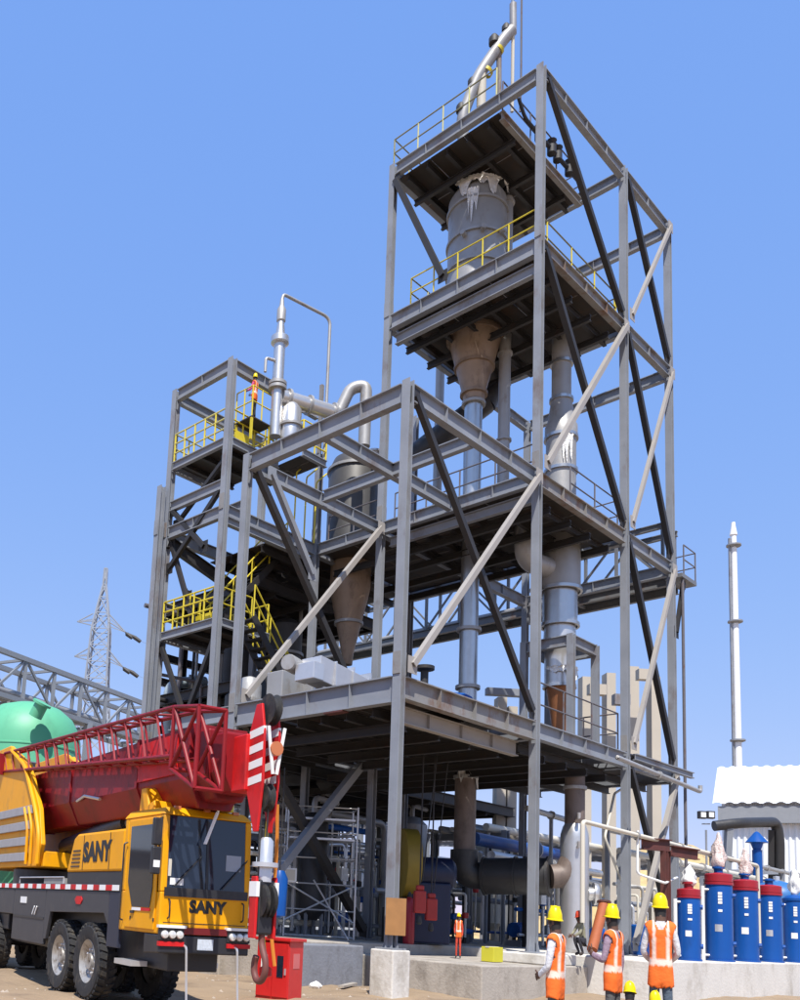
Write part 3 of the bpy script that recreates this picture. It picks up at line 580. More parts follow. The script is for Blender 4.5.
MB().lathe((kx, ky, 0), [(0.1, 20.95), (0.15, 21.0), (0.15, 21.4), (0.08, 21.55), (0.06, 21.8)], 16).build('tip', inox_dull, st_, True)
ring(st_, (kx, ky), 18.6, 0.2, inox_dull, 0.1); ring(st_, (kx, ky), 18.75, 0.2, inox_dull, 0.1)
MB().tube(fillet([(kx-0.2, ky, 19.5), (kx-0.5, ky+0.1, 19.5), (kx-0.5, ky+0.1, 19.0)], 0.1), 0.05, 8).build('side_pipe', inox_dull, st_, True)
gn = thing('gooseneck_pipe', 'thin grey gooseneck pipe bending from the stack top down to the deck', 'pipe', (4.7, 7.0, ZP))
MB().tube(fillet([(kx, ky, 21.75), (kx+0.05, ky, 22.0), (5.0, 7.2, 21.9), (5.0, 7.2, ZP)], 0.3), 0.055, 10).build('pipe', inox_dull, gn, True)
tp = thing('cross_pipe', 'fat silver horizontal pipe running from the stack to a tall elbow', 'pipe', (4.0, 7.2, 18.4))
MB().tube([(kx+0.15, ky-0.05, 18.35), (5.15, 6.9, 18.35)], 0.25, 20).build('pipe', inox, tp, True)
MB().tube(fillet([(5.0, 6.92, 18.4), (5.25, 6.85, 18.4), (5.5, 6.6, 19.3), (5.85, 6.2, 19.4), (5.85, 6.2, 17.2)], 0.3), 0.20, 16).build('elbow', inox_dull, tp, True)
for t in (0.12, 0.5, 0.95): MB().lathe(Vector((kx+0.15, ky-0.05, 18.35)).lerp(Vector((5.15, 6.9, 18.35)), t), [(0.25, -0.04), (0.33, -0.04), (0.33, 0.04), (0.25, 0.04)], 20, (2.0, -0.7, 0), cap=False).build('flange', inox_dull, tp, True)
pv = thing('small_vessel', 'short silver vessel standing below the stack on the left platform', 'vessel', (3.4, 7.4, ZP))
MB().lathe((3.5, 7.35, 0), [(0.3, ZP-0.05), (0.34, ZP+0.2), (0.34, ZP+1.3), (0.2, ZP+1.5)], 20).build('shell', inox, pv, True)
MB().lathe((3.5, 7.35, 0), [(0.34, ZP+0.7), (0.4, ZP+0.7), (0.4, ZP+0.78), (0.34, ZP+0.78)], 20, cap=False).build('flange', inox_dull, pv, True)
# ------------------------------------------------------------------ first-deck machines
cv = thing('screw_conveyor', 'pale silver sheet metal conveyor trough on the first deck edge', 'conveyor', (0.5, 3.0, Z1))
MB().prism([(-0.28, 0.0), (0.28, 0.0), (0.34, 0.62), (-0.34, 0.62)], (0.35, 3.05, 7.55), (3.0, 3.05, 7.25), (0, 1, 0), (0, 0, 1)).build('trough', silver, cv, bevel=0.02)
MB().box(0.02, 0.42, 2.65, 3.3, 7.5, 7.95).build('end_box', silver, cv, bevel=0.02)
MB().lathe((0.12, 3.5, 8.0), [(0.2, -0.25), (0.22, -0.2), (0.22, 0.22), (0.14, 0.26)], 16, (1, 0.3, 0)).build('drive_motor', inox_dull, cv, True)
for x in (0.6, 1.7, 2.8): MB().bar((x, 2.8, Z1-0.06), (x, 2.8, 7.4), 0.1, 0.1).build('leg', steel, cv)
for x in (0.9, 1.6, 2.3): MB().box(x, x+0.04, 2.68, 3.42, 7.5, 8.13).build('stiffening_rib', silver, cv)
bt = thing('blue_tank', 'bright blue domed tank lying on the first deck behind the near column', 'tank', (6.2, 3.4, Z1))
MB().lathe((5.6, 4.1, 7.85), [(0.02, -0.3), (0.45, -0.2), (0.66, 0.0), (0.68, 0.1), (0.68, 1.8), (0.6, 2.0), (0.3, 2.15), (0.02, 2.2)], 28, (0.75, -0.66, 0)).build('shell', bluep, bt, True)
MB().lathe((6.1, 3.7, 8.45), [(0.2, 0), (0.2, 0.12), (0.12, 0.2), (0.12, 0.7), (0.3, 0.75), (0.3, 0.85), (0.02, 0.9)], 16).build('agitator', steel_dk, bt, True)
for s_ in (0.3, 1.5): MB().obox(Vector((5.6, 4.1, 7.25))+Vector((0.75, -0.66, 0))*s_, (0.06, -0.05, 0), (0.4, 0.45, 0), (0, 0, 0.2)).build('saddle', steel, bt)
for k, (x, y, zt, w, l_) in enumerate(((2.0, 4.3, 8.5, 0.55, 'grey square switch box on the first deck behind the conveyor'), (1.1, 4.6, 8.1, 0.5, 'low grey machine box on the first deck by the stairs'))):
    b_ = thing('machine_box', l_, 'box', (x, y, Z1))
    MB().box(x-w, x+w, y-0.3, y+0.3, Z1-0.06, zt).build('housing', inox_dull, b_, bevel=0.03)
    MB().lathe((x, y, zt), [(0.18, 0), (0.18, 0.25), (0.1, 0.3)], 14).build('cap', steel_dk, b_, True)
# small deck fittings along the first deck
dk = [(7.1, 4.3, 0.22, 1.9, inox_dull, 'slim grey vertical pot on the first deck left of the long duct'), (9.7, 4.6, 0.3, 1.6, steel, 'squat grey pot on the first deck behind the long duct'), (1.4, 6.4, 0.35, 1.3, inox_dull, 'grey round pot on the first deck beside the stairs foot'), (2.6, 7.2, 0.28, 1.9, steel_dk, 'dark slim pot on the first deck behind the conveyor drive'), (3.6, 6.2, 0.4, 1.5, inox_dull, 'broad grey pot on the first deck under the brown cone'), (4.9, 6.9, 0.3, 1.0, steel, 'low grey pot on the first deck under the brown cone'),
      (12.6, 3.9, 0.25, 0.6, steel_dk, 'small dark machine at the right end of the first deck'),
      (13.9, 2.4, 0.3, 0.5, steel_dk, 'low dark pump at the right end of the first deck')]
for x, y, r, h, m_, l_ in dk:
    t_ = thing('deck_pot', l_, 'pot', (x, y, Z1-0.07)); MB().lathe((x, y, Z1-0.07), [(r, 0), (r, h*0.8), (r*0.7, h*0.95), (r*0.2, h)], 18).build('shell', m_, t_, True)
    MB().lathe((x, y, Z1-0.07), [(r, h*0.4), (r*1.25, h*0.4), (r*1.25, h*0.47), (r, h*0.47)], 18, cap=False).build('flange', m_, t_, True)
# ------------------------------------------------------------------ pipe bridge behind the tower
pb = thing('pipe_bridge', 'dark steel truss pipe bridge leaving the back of the tower at second deck height', 'pipe bridge', (XR+0.6, 0, 13.6))
PX0, PX1, PY0, PY1, PZ0, PZ1 = XR+0.45, XR+1.45, 0.35, 17.0, 13.85, 16.1
bm = mat('bridge steel', (0.16, 0.165, 0.175), 0.55, 0, 0.2, 2.0, RUST, (0.58, 0.75))
for x in (PX0, PX1):
    MB().ibeam((x, PY0, PZ0+0.2), (x, PY1, PZ0+0.2), 0.32, 0.16).build('bottom_chord', bm, pb); MB().ibeam((x, PY0, PZ1), (x, PY1, PZ1), 0.2, 0.14).build('top_chord', bm, pb)
    for i in range(11):
        y = PY0+0.1+i*1.66
        MB().bar((x, y, PZ0+0.2), (x, y, PZ1-0.2), 0.1, 0.1).build('upright', bm, pb)
        if i < 10: MB().bar((x, y+(1.66 if i % 2 else 0), PZ0+0.2), (x, y+(0 if i % 2 else 1.66), PZ1-0.2), 0.07, 0.07).build('diagonal', bm, pb)
for i in range(11):
    y = PY0+0.1+i*1.66
    for z in (PZ0+0.05, PZ1-0.1): MB().bar((PX0+0.08, y, z), (PX1-0.08, y, z), 0.1, 0.1).build('cross_member', bm, pb)
for k, (dx, r) in enumerate(((0.2, 0.10), (0.42, 0.08), (0.66, 0.11), (0.86, 0.06))): MB().tube([(PX0+dx, PY0-0.3, PZ0+0.2+r), (PX0+dx, PY1, PZ0+0.2+r)], r, 10).build('pipe', (inox_dull, steel, cream, inox_pipe)[k], pb, True)
handrail(pb, [(PX1, PY0+0.2, PZ0+0.2), (PX1, PY0-0.6, PZ0+0.2), (PX0, PY0-0.6, PZ0+0.2)], greyrail, sp=0.7)
MB().box(PX0-0.2, PX1+0.05, PY0-0.62, PY0-0.02, PZ0+0.05, PZ0+0.19).build('end_landing', bm, pb)
brace(pb, (PX0+0.3, PY0-0.5, PZ0+0.3), (XR+0.15, PY0-0.4, 11.6), steel_dk, 0.12)
MB().tube([(XR+0.45, -0.2, B0-0.03), (XR+0.45, -0.2, PZ0)], 0.05, 8).build('conduit', greyrail, thing('conduit_pipe', 'thin conduit running up beside the right corner column', 'conduit', (XR+0.4, -0.2, B0)), True)
MB().ibeam((PX1-0.1, 16.2, B0-0.03), (PX1-0.1, 16.2, PZ0), 0.3, 0.3, up=(1, 0, 0), drop=False).build('trestle', bm, pb)
# ------------------------------------------------------------------ things around the foot of the tower
sc_ = thing('mobile_scaffold', 'silver aluminium scaffold tower standing under the left frame', 'scaffold', (1.0, 4.2, 1.0))
def scaf(o, w, d, h, par):
    W_ = Vector((0.74, -0.67, 0)); D_ = Vector((0.67, 0.74, 0)); o = Vector(o)
    for a in (0, w):
        for b in (0, d): MB().tube([o+W_*a+D_*b, o+W_*a+D_*b+Vector((0, 0, h))], 0.028, 8).build('upright', silver, par, True)
    for k in range(6):
        z = Vector((0, 0, 0.08+k*(h-0.12)/5))
        for b in (0, d): MB().tube([o+D_*b+z, o+W_*w+D_*b+z], 0.022, 7).build('ledger', silver, par, True)
        for a in (0, w): MB().tube([o+W_*a+z, o+W_*a+D_*d+z], 0.022, 7).build('ledger', silver, par, True)
    for (z0_, z1_, f) in ((0.5, 1.6, 0), (1.6, 0.5, 0), (2.2, 3.3, 1)): MB().tube([o+D_*d*f+Vector((0, 0, z0_)), o+W_*w+D_*d*f+Vector((0, 0, z1_))], 0.026, 7).build('brace', silver, par, True)
    for z in (0.75*h, h*0.9): MB().obox(o+W_*w/2+D_*d/2+Vector((0, 0, z)), W_*w*0.47, D_*d*0.45, (0, 0, 0.03)).build('platform', silver, par)
    MB().tube([o+W_*0.9*w-D_*0.5, o+W_*0.4*w+Vector((0, 0, 1.7))], 0.026, 7).build('outrigger', silver, par, True)
scaf(at(283, 937, 27.0)*1.0, 2.05, 1.0, 3.9, sc_)
cab = thing('hose_cabinet', 'bright red steel fire hose cabinet standing on the ground beside the crane', 'cabinet', (-3.5, -0.05, 0), rotz=YAW-math.pi/2+R(-35))
MB().box(-0.36, 0.36, -0.26, 0.26, 0, 1.12).build('body', redc, cab, bevel=0.012)
MB().box(-0.40, 0.40, -0.31, 0.31, 1.12, 1.18).build('top', redc, cab, bevel=0.012)
for s_, x_ in ((-1, -0.345), (1, 0.01)):
    d_ = MB().box(x_, x_+0.335, -0.285, -0.262, 0.08, 1.08).build('door', redc, cab, bevel=0.006)
    MB().box(x_+0.10, x_+0.235, -0.296, -0.286, 0.45, 0.85).build('window', white if s_ < 0 else glass, d_)
    MB().box(x_+0.27, x_+0.30, -0.31, -0.286, 0.5, 0.62).build('handle', silver, d_)
MB().box(0.361, 0.366, -0.12, 0.12, 0.62, 0.9).build('marking', mat('faded print', (0.6, 0.15, 0.14), 0.6), cab)
pw = thing('plywood_board', 'brown plywood board fixed to the foot of the nearest column', 'board', (-0.2, -0.2, 1.5))
MB().obox((-0.14, -0.22, 1.72), (0.16, -0.15, 0), (0.012, 0.013, 0), (0, 0, 0.40)).build('sheet', plywood, pw)
MB().obox((-0.10, -0.19, 1.72), (0.02, -0.02, 0), (0.012, 0.013, 0), (0, 0, 0.38)).build('batten', plywood, pw)
bx = thing('yellow_box', 'small yellow carton on the concrete edge under the first deck', 'box', (4.5, 0.3, 0.75))
MB().box(4.3, 4.75, 0.1, 0.45, 0.75, 1.12).build('carton', mat('yellow carton', (0.55, 0.50, 0.03), 0.7), bx, bevel=0.01); MB().box(4.29, 4.76, 0.22, 0.33, 1.1, 1.128).build('tape', cream, bx)
for k, (px_, d_, top, l_) in enumerate(((420, 25.0, 885, 'red chain hoist hanging beside the near column, the larger of two'), (431.5, 25.6, 893, 'red chain hoist hanging next to the yellow fan, the smaller of two'))):
    c = at(px_, top, d_); h_ = thing('chain_hoist', l_, 'hoist', c-Vector((0, 0, 0.9)), 'red chain hoists under the first deck')
    MB().obox(c-Vector((0, 0, 0.45)), (0.12, -0.10, 0), (0.08, 0.09, 0), (0, 0, 0.30)).obox(c-Vector((0, 0, 0.08)), (0.08, -0.07, 0), (0.05, 0.06, 0), (0, 0, 0.075)).build('body', mat('hoist red', (0.36, 0.022, 0.018), 0.5, 0, 0.2, 6), h_, bevel=0.04)
    MB().tube([c-Vector((0, 0, 0.02)), Vector((c.x, c.y, Z1-0.9))], 0.022, 6).build('chain', steel_dk, h_, True); MB().tube([c+Vector((0.1, 0, 0.1)), Vector((c.x+0.5, c.y-0.1, Z1-0.9))], 0.016, 6).build('hand_chain', steel_dk, h_, True)
    MB().lathe(c, [(0.04, -1.05), (0.08, -1.0), (0.05, -0.82)], 10).build('hook', steel_dk, h_, True)
gc = thing('gas_cylinder', 'dark red gas cylinder standing on the slab below the hoists', 'gas cylinder', (5.0, 3.2, B0))
MB().lathe((5.0, 3.2, B0-0.03), [(0.15, 0), (0.16, 0.05), (0.16, 1.1), (0.1, 1.25), (0.05, 1.3)], 16).build('body', maroon, gc, True); MB().lathe((5.0, 3.2, B0+1.25), [(0.05, 0), (0.07, 0.05), (0.03, 0.16)], 10).build('valve', steel_dk, gc, True)
rh = thing('red_stand', 'red oxide steel post with a cross head beside the polished vessel', 'stand', (11.2, -1.6, B0))
a_ = on(651, 962, 'z', B0-0.034); a_ = Vector((10.4, -1.6, 0))
for dx in (-0.09, 0.09): MB().ibeam((a_.x+dx, a_.y, B0-0.03), (a_.x+dx, a_.y, 4.02), 0.14, 0.16, up=(1, 0, 0), drop=False).build('post', rusty, rh)
MB().ibeam((a_.x-0.75, a_.y+0.35, 4.36), (a_.x+0.15, a_.y-0.06, 4.36), 0.34, 0.2).build('cross_head', rusty, rh); MB().ibeam((a_.x+0.20, a_.y-0.08, 4.2), (a_.x+1.0, a_.y-0.5, 4.15), 0.3, 0.2).build('cross_head', rusty, rh)
# pipes crossing at right
for k, (a, b, r, m_, l_) in enumerate(((( 6.6, -1.2, 4.45), (16.5, -1.9, 4.1), 0.06, cream, 'thin cream pipe passing behind the red oxide stand'), ((9.2, -0.9, 6.55), (14.6, -0.9, 6.35), 0.07, inox_dull, 'grey pipe below the right end of the first deck'),
                                       ((13.2, 1.0, 4.3), (40, 2.0, 4.3), 0.11, cream, 'long pale horizontal pipe running right behind the blue cylinders'), ((13.2, 1.4, 5.0), (40, 2.6, 5.0), 0.09, inox_dull, 'long grey upper pipe running right behind the blue cylinders'))):
    t_ = thing('process_pipe', l_, 'pipe', a); MB().tube(fillet([a, b], 0.2), r, 10).build('pipe', m_, t_, True)
    d_ = (Vector(b)-Vector(a)).normalized(); L_ = (Vector(b)-Vector(a)).length
    for i in range(1, int(L_/2.5)): MB().lathe(Vector(a)+d_*2.5*i, [(r, -0.03), (r*1.6, -0.03), (r*1.6, 0.03), (r, 0.03)], 10, d_, cap=False).build('flange', inox_dull, t_, True)
    for i in range(0, int(L_/5)+1):
        q_ = Vector(a)+d_*5*i
        if k >= 2: MB().bar((q_.x, q_.y, B0-0.04 if q_.x < 22 else 0), (q_.x, q_.y, q_.z-r), 0.12, 0.12).build('support', steel, t_)
    if k < 2:
        for q_ in (Vector(a), Vector(b)): MB().tube(fillet([q_, q_+d_*(0.25 if q_ == Vector(b) else -0.25), q_+d_*(0.25 if q_ == Vector(b) else -0.25)+Vector((0, 0, Z1-0.6-q_.z if k else -2.6))], 0.15), r, 10).build('drop_leg', m_, t_, True)
# ------------------------------------------------------------------ five blue cylinders with crimson lids
CY = [(689.5, 961, 72, 21, True, 'shortest blue cylinder at the left end of the row, crimson lid'), (720, 964, 88, 24.5, True, 'tallest blue cylinder in the row, second from the left'),
      (746.5, 966, 82, 23, True, 'middle blue cylinder of the row, third from the left'), (771, 967, 77, 21.5, True, 'blue cylinder second from the right edge of the row'), (796, 969, 71, 20.5, False, 'blue cylinder at the right edge of the picture, without a crimson lid')]
for k, (px_, py_, hp_, wp_, lid, l_) in enumerate(CY):
    c = on(px_, py_, 'y', -1.95); c.z = B0-0.036; dpt = (c-CAM).dot(FW); h_ = hp_*dpt/F_PX; r_ = wp_*dpt/F_PX/2
    t_ = thing('blue_cylinder', l_, 'cylinder', c, 'blue cylinders on the white wall')
    MB().lathe(c, [(r_*1.0, 0), (r_*1.0, h_*0.86), (r_*0.97, h_*0.88)], 32).build('shell', bluep, t_, True)
    MB().lathe(c, [(r_*1.0, 0.0), (r_*1.12, 0.0), (r_*1.12, 0.05), (r_*1.0, 0.05)], 32, cap=False).build('base_flange', bluep, t_, True)
    MB().lathe(c, [(r_*1.0, h_*0.86), (r_*1.08, h_*0.86), (r_*1.08, h_*0.89), (r_*0.9, h_*0.892)], 32).build('top_flange', bluep if not lid else maroon, t_, True)
    if lid:
        MB().lathe(c, [(r_*1.04, h_*0.895), (r_*1.04, h_*0.975), (r_*0.96, h_*0.985), (r_*0.3, h_*1.0)], 32).build('lid', maroon, t_, True)
        MB().lathe(c+Vector((0, 0, h_)), [(0.12, 0), (0.12, 0.12), (0.17, 0.12), (0.17, 0.17), (0.04, 0.2)], 14).build('nozzle', maroon if k == 0 else bluep, t_, True)
    else: MB().lathe(c, [(r_*0.95, h_*0.893), (r_*0.7, h_*0.93), (r_*0.2, h_*0.95)], 32).build('dome', bluep, t_, True)
    vdir = (CAM-c); vdir.z = 0; vdir.normalize(); side = Vector((vdir.y, -vdir.x, 0))   # side = image left
    if side.dot(RTH) > 0: side = -side
    s0 = c+side*(r_*1.18)+vdir*(r_*0.75)
    MB().tube([s0, s0+Vector((0, 0, h_*0.84))], 0.055, 10).build('level_tube', white, t_, True)
    for f_ in (0.06, 0.8): MB().tube([s0+Vector((0, 0, h_*f_)), c+side*(r_*0.75)+vdir*r_*0.6+Vector((0, 0, h_*f_))], 0.04, 8).build('bracket', silver, t_, True)
    for f_ in (0.2, 0.74): MB().tube([c-side*(r_*0.9)+Vector((0, 0, h_*f_)), c-side*(r_*1.2)+Vector((0, 0, h_*f_))], 0.07, 8).build('stub', bluep, t_, True)
    # small pale plate and painted vertical marking on the curved front
    for (z0_, z1_, a0, a1, nm, m_) in ((0.33, 0.41, -0.32, 0.22, 'name_plate', silver if k % 2 else white), ):
        q = MB(); n_ = 6; vs = []
        for i in range(n_+1):
            a = a0+(a1-a0)*i/n_; d = vdir*math.cos(a)+side*(-math.sin(a)); vs += [c+d*(r_*1.012)+Vector((0, 0, h_*z0_)), c+d*(r_*1.012)+Vector((0, 0, h_*z1_))]
        q.add(vs, [(2*i, 2*i+2, 2*i+3, 2*i+1) for i in range(n_)]); q.build(nm, m_, t_)
    q = MB()
    for i, zz in enumerate((0.565, 0.62, 0.655, 0.69, 0.725, 0.76)):
        if i == 1: continue
        a = 0.08; d = vdir*math.cos(a)-side*math.sin(a); e = (side*math.cos(a)+vdir*math.sin(a))
        q.obox(c+d*(r_*1.0)+Vector((0, 0, h_*zz)), e*0.055, d*0.012, (0, 0, h_*0.014))
    q.build('painted_marking', white, t_, kind='stuff')
    # crumpled plastic over the top nozzle
    if k != 3:
        random.seed(20+k); bmw = bmesh.new(); bmesh.ops.create_icosphere(bmw, subdivisions=3, radius=1.0)
        hh = (0.35, 0.62, 0.5, 0, 0.5)[k]
        for v in bmw.verts:
            p = v.co; n_ = 1+0.30*math.sin(p.x*5+k)*math.sin(p.y*4+1)+0.28*math.sin(p.z*7+p.x*3+k)+0.12*math.sin(p.z*19+p.y*9)
            tz = (p.z+1)/2; s_ = (0.23-0.15*tz)*n_
            v.co = Vector((p.x*s_, p.y*s_, tz*hh*2.0))
        me = bpy.data.meshes.new('plastic_wrap'); bmw.to_mesh(me); bmw.free(); me.materials.append(tarp if k in (1, 2) else white); me.polygons.foreach_set('use_smooth', [True]*len(me.polygons))
        o = bpy.data.objects.new('plastic_wrap', me); COL.objects.link(o)
        o.location = c+Vector((0.05, 0, h_*(1.0 if lid else 0.93))); 
        tag(o, ('white rag tied over the fitting on the shortest blue cylinder', 'tall pink plastic wrap on the tallest blue cylinder', 'pinkish plastic wrap on the middle blue cylinder', '', 'white plastic wrap on the rightmost blue cylinder')[k], 'wrap', 'plastic wraps on the blue cylinders')
# ------------------------------------------------------------------ truck crane (local: x forward, y left, z up; origin under the middle of the cab front)
hv = (RTH*0.47-FWH*0.88).normalized(); lv = Vector((-hv.y, hv.x, 0))
HW = 0.75
corner = at(160, 906, 13.5); co = Vector((corner.x, corner.y, 0))+lv*HW
crane = thing('truck_crane', 'yellow truck crane with red lattice boom and a cab at the front', 'crane', co, rotz=math.atan2(hv.y, hv.x))
def C_(mb, name, m, par=crane, sm=False, bev=0, **k): return mb.build(name, m, par, sm, bevel=bev, **k)
# cab shell with real openings: floor pan, pillars, roof, back wall
cabp = MB()
X0, X1, Y0_, Y1_ = -1.5, 0.0, -HW, HW
cabp.prism([(X0, 1.25), (X1-0.02, 1.25), (X1, 1.36), (X1, 1.86), (X0, 1.86)], (0, Y0_, 0), (0, Y1_, 0), (1, 0, 0), (0, 0, 1))   # lower body
cabp.hexa([(X0, Y0_, 1.86), (X0+0.14, Y0_, 1.86), (X0+0.14, Y1_, 1.86), (X0, Y1_, 1.86)], [(X0, Y0_, 3.0), (X0+0.14, Y0_, 3.0), (X0+0.14, Y1_, 3.0), (X0, Y1_, 3.0)])
for s in (-1, 1):
    y0, y1 = (Y0_, Y0_+0.1) if s < 0 else (Y1_-0.1, Y1_)
    cabp.hexa([(-0.12, y0, 1.86), (0, y0, 1.86), (0, y1, 1.86), (-0.12, y1, 1.86)], [(-0.17, y0, 3.0), (-0.05, y0, 3.0), (-0.05, y1, 3.0), (-0.17, y1, 3.0)])
    cabp.box(X0+0.14, -0.15, y0, y1, 2.9, 3.0)
cabs = C_(cabp, 'cab', craney, bev=0.02)
C_(MB().hexa([(X0-0.04, Y0_-0.02, 3.0), (-0.02, Y0_-0.02, 3.0), (-0.02, Y1_+0.02, 3.0), (X0-0.04, Y1_+0.02, 3.0)], [(X0, Y0_+0.08, 3.13), (-0.16, Y0_+0.08, 3.13), (-0.16, Y1_-0.08, 3.13), (X0, Y1_-0.08, 3.13)]), 'roof', craney, cabs, bev=0.03)
wg = C_(MB().hexa([(-0.025, Y0_+0.09, 1.90), (-0.01, Y0_+0.09, 1.90), (-0.01, Y1_-0.09, 1.90), (-0.025, Y1_-0.09, 1.90)], [(-0.085, Y0_+0.09, 2.99), (-0.07, Y0_+0.09, 2.99), (-0.07, Y1_-0.09, 2.99), (-0.085, Y1_-0.09, 2.99)]), 'windscreen', None or mat('windscreen glass', (0.015, 0.022, 0.04), 0.05, 0, 0.1, 2, spec=0.7), cabs)
C_(MB().box(0.002, 0.022, Y0_+0.05, Y1_-0.05, 1.80, 1.93), 'lower_screen_band', craneblk, wg)
for y in (-0.55, 0.25): C_(MB().bar((0.02, y, 1.95), (-0.035, y+0.45, 2.42), 0.02, 0.02), 'wiper', craneblk, wg)
C_(MB().hexa([(-0.02, -0.02, 1.93), (0.0, -0.02, 1.93), (0.0, 0.02, 1.93), (-0.02, 0.02, 1.93)], [(-0.075, -0.02, 2.95), (-0.06, -0.02, 2.95), (-0.06, 0.02, 2.95), (-0.075, 0.02, 2.95)]), 'screen_divider', craneblk, wg)
for (y, z, w, h, m_) in ((-0.5, 2.02, 0.22, 0.10, white), (-0.62, 2.22, 0.05, 0.25, cream), (0.45, 2.35, 0.26, 0.24, mat('hazy pane reflection', (0.30, 0.34, 0.40), 0.3))): C_(MB().box(-0.055+(2.4-z)*0.055, -0.05+(2.4-z)*0.055+0.02, y-w/2, y+w/2, z-h/2, z+h/2), 'screen_paper_reflection', m_, wg)  # two pale papers, and one pane coloured as a reflection
for s in (-1, 1):
    y = s*(HW+0.012)
    dr = C_(MB().prism([(-1.22, 1.30), (-0.14, 1.30), (-0.13, 1.86), (-0.17, 2.96), (-1.28, 2.96), (-1.28, 1.75)], (0, y-0.012, 0), (0, y+0.012, 0), (1, 0, 0), (0, 0, 1)), 'door', craney, cabs, bev=0.01)
    y = s*(HW+0.03)
    C_(MB().prism([(-1.16, 2.0), (-0.95, 1.62), (-0.30, 1.62), (-0.24, 1.9), (-0.27, 2.86), (-1.16, 2.86)], (0, y-0.006, 0), (0, y+0.006, 0), (1, 0, 0), (0, 0, 1)), 'door_window', glass, dr)
    C_(MB().box(-0.98, -0.86, y-0.02, y+0.02, 1.52, 1.56), 'handle', craneblk, dr)
    C_(MB().box(-0.95, -0.62, y-0.004, y+0.004, 1.565, 1.61), 'white_reflector', white, dr); C_(MB().box(-0.61, -0.28, y-0.004, y+0.004, 1.565, 1.61), 'red_reflector', cranerb, dr)
    for z in (2.72, 2.30):
        mr = C_(MB().box(0.04, 0.13, s*(HW+0.16)-0.07, s*(HW+0.16)+0.07, z-0.2, z+0.2), 'mirror', craneblk, cabs, bev=0.02)
    C_(MB().tube([(-0.1, s*HW, 2.95), (0.08, s*(HW+0.16), 2.9), (0.08, s*(HW+0.16), 2.1)], 0.015, 6), 'mirror_arm', craneblk, cabs)
    C_(MB().box(0.13, 0.135, s*(HW+0.16)-0.05, s*(HW+0.16)+0.05, 2.2, 2.3), 'mirror_sticker', white, mr)
    for i, yy in enumerate((0.44, 0.56, 0.68)):
        hl = C_(MB().lathe((0.06, s*yy, 1.25), [(0.055, 0), (0.06, 0.03), (0.05, 0.05), (0.01, 0.06)], 14, (1, 0, 0)), 'headlight', mat('lamp glass', (0.75, 0.75, 0.72), 0.15, 0.3), crane, True)
    C_(MB().box(0.0, 0.065, s*0.56-0.2, s*0.56+0.2, 1.16, 1.34), 'lamp_housing', craneblk, crane, bev=0.015)
    C_(MB().box(0.0, 0.09, s*0.56-0.22, s*0.56+0.22, 1.345, 1.385), 'lamp_trim', white, crane); C_(MB().box(0.0, 0.075, s*0.56-0.2, s*0.56+0.2, 1.085, 1.15), 'turn_lamp', cranerb, crane)
bmp = C_(MB().hexa([(-0.5, -HW, 0.95), (0.05, -HW, 0.98), (0.05, HW, 0.98), (-0.5, HW, 0.95)], [(-0.5, -HW, 1.243), (0.04, -HW, 1.243), (0.04, HW, 1.243), (-0.5, HW, 1.243)]), 'bumper', craneblk, bev=0.02)
C_(MB().box(0.005, 0.055, -0.46, 0.46, 1.26, 1.36), 'red_front_bar', mat('dark red plastic', (0.16, 0.01, 0.012), 0.4), bmp)
C_(MB().box(0.052, 0.062, -0.13, 0.13, 1.04, 1.2), 'number_plate', mat('number plate', (0.55, 0.6, 0.66), 0.5, 0, 0.3, 40), bmp)
for y in (-0.35, 0.5): C_(MB().tube(fillet([(0.05, y, 1.1), (0.14, y, 1.08), (0.12, y+0.04, 0.6), (0.15, y+0.06, 0.12)], 0.05), 0.018, 6), 'tow_cable', silver, bmp, True)
txm = mat('black lettering', (0.012, 0.012, 0.014), 0.5)
text_mesh('SANY', 0.24, txm, 'lettering', cabs, Matrix.Translation((0.004, 0.03, 1.66)) @ Matrix.Rotation(R(90), 4, 'Z') @ Matrix.Rotation(R(90), 4, 'X'), 0.003, 0.013, 1.0)
# engine cover with name
hood = C_(MB().prism([(-4.25, 2.17), (-1.56, 2.17), (-1.56, 2.86), (-3.75, 2.86), (-3.95, 2.78)], (0, -HW+0.02, 0), (0, HW-0.02, 0), (1, 0, 0), (0, 0, 1)), 'engine_cover', craney, bev=0.04)
text_mesh('SANY', 0.46, txm, 'lettering', hood, Matrix.Translation((-2.75, -HW+0.016, 2.50)) @ Matrix.Rotation(R(90), 4, 'X'), 0.003, 0.024, 1.1)
C_(MB().box(-4.2, -1.56, -HW+0.04, HW-0.04, 1.96, 2.165), 'cover_base', craneblk)
# deck, skirts and frame
deck = C_(MB().box(-12.0, -1.53, -HW, HW, 1.84, 1.955), 'deck', cranegrey, bev=0.01)
wm_ = MB().box(-0.14, 0.14, -0.004, 0.004, -0.045, 0.045)
wme = wm_.mesh('white_reflector', white); rme = MB().box(-0.14, 0.14, -0.004, 0.004, -0.045, 0.045).mesh('red_reflector', cranerb)
for i in range(36): inst(rme if i % 2 else wme, 'red_reflector' if i % 2 else 'white_reflector', deck, (-1.72-i*0.285, -HW-0.006, 1.90))
C_(MB().box(-5.6, -4.3, -HW+0.05, -HW+0.4, 1.957, 2.06), 'grey_step', mat('grey tread plate', (0.3, 0.29, 0.27), 0.6, 0, 0.2, 8), deck)
C_(MB().tube([(-7.2, -HW+0.04, 1.96), (-7.2, -HW+0.04, 2.08), (-4.4, -HW+0.04, 2.08), (-4.4, -HW+0.04, 1.96)], 0.014, 6), 'deck_rail', silver, deck)
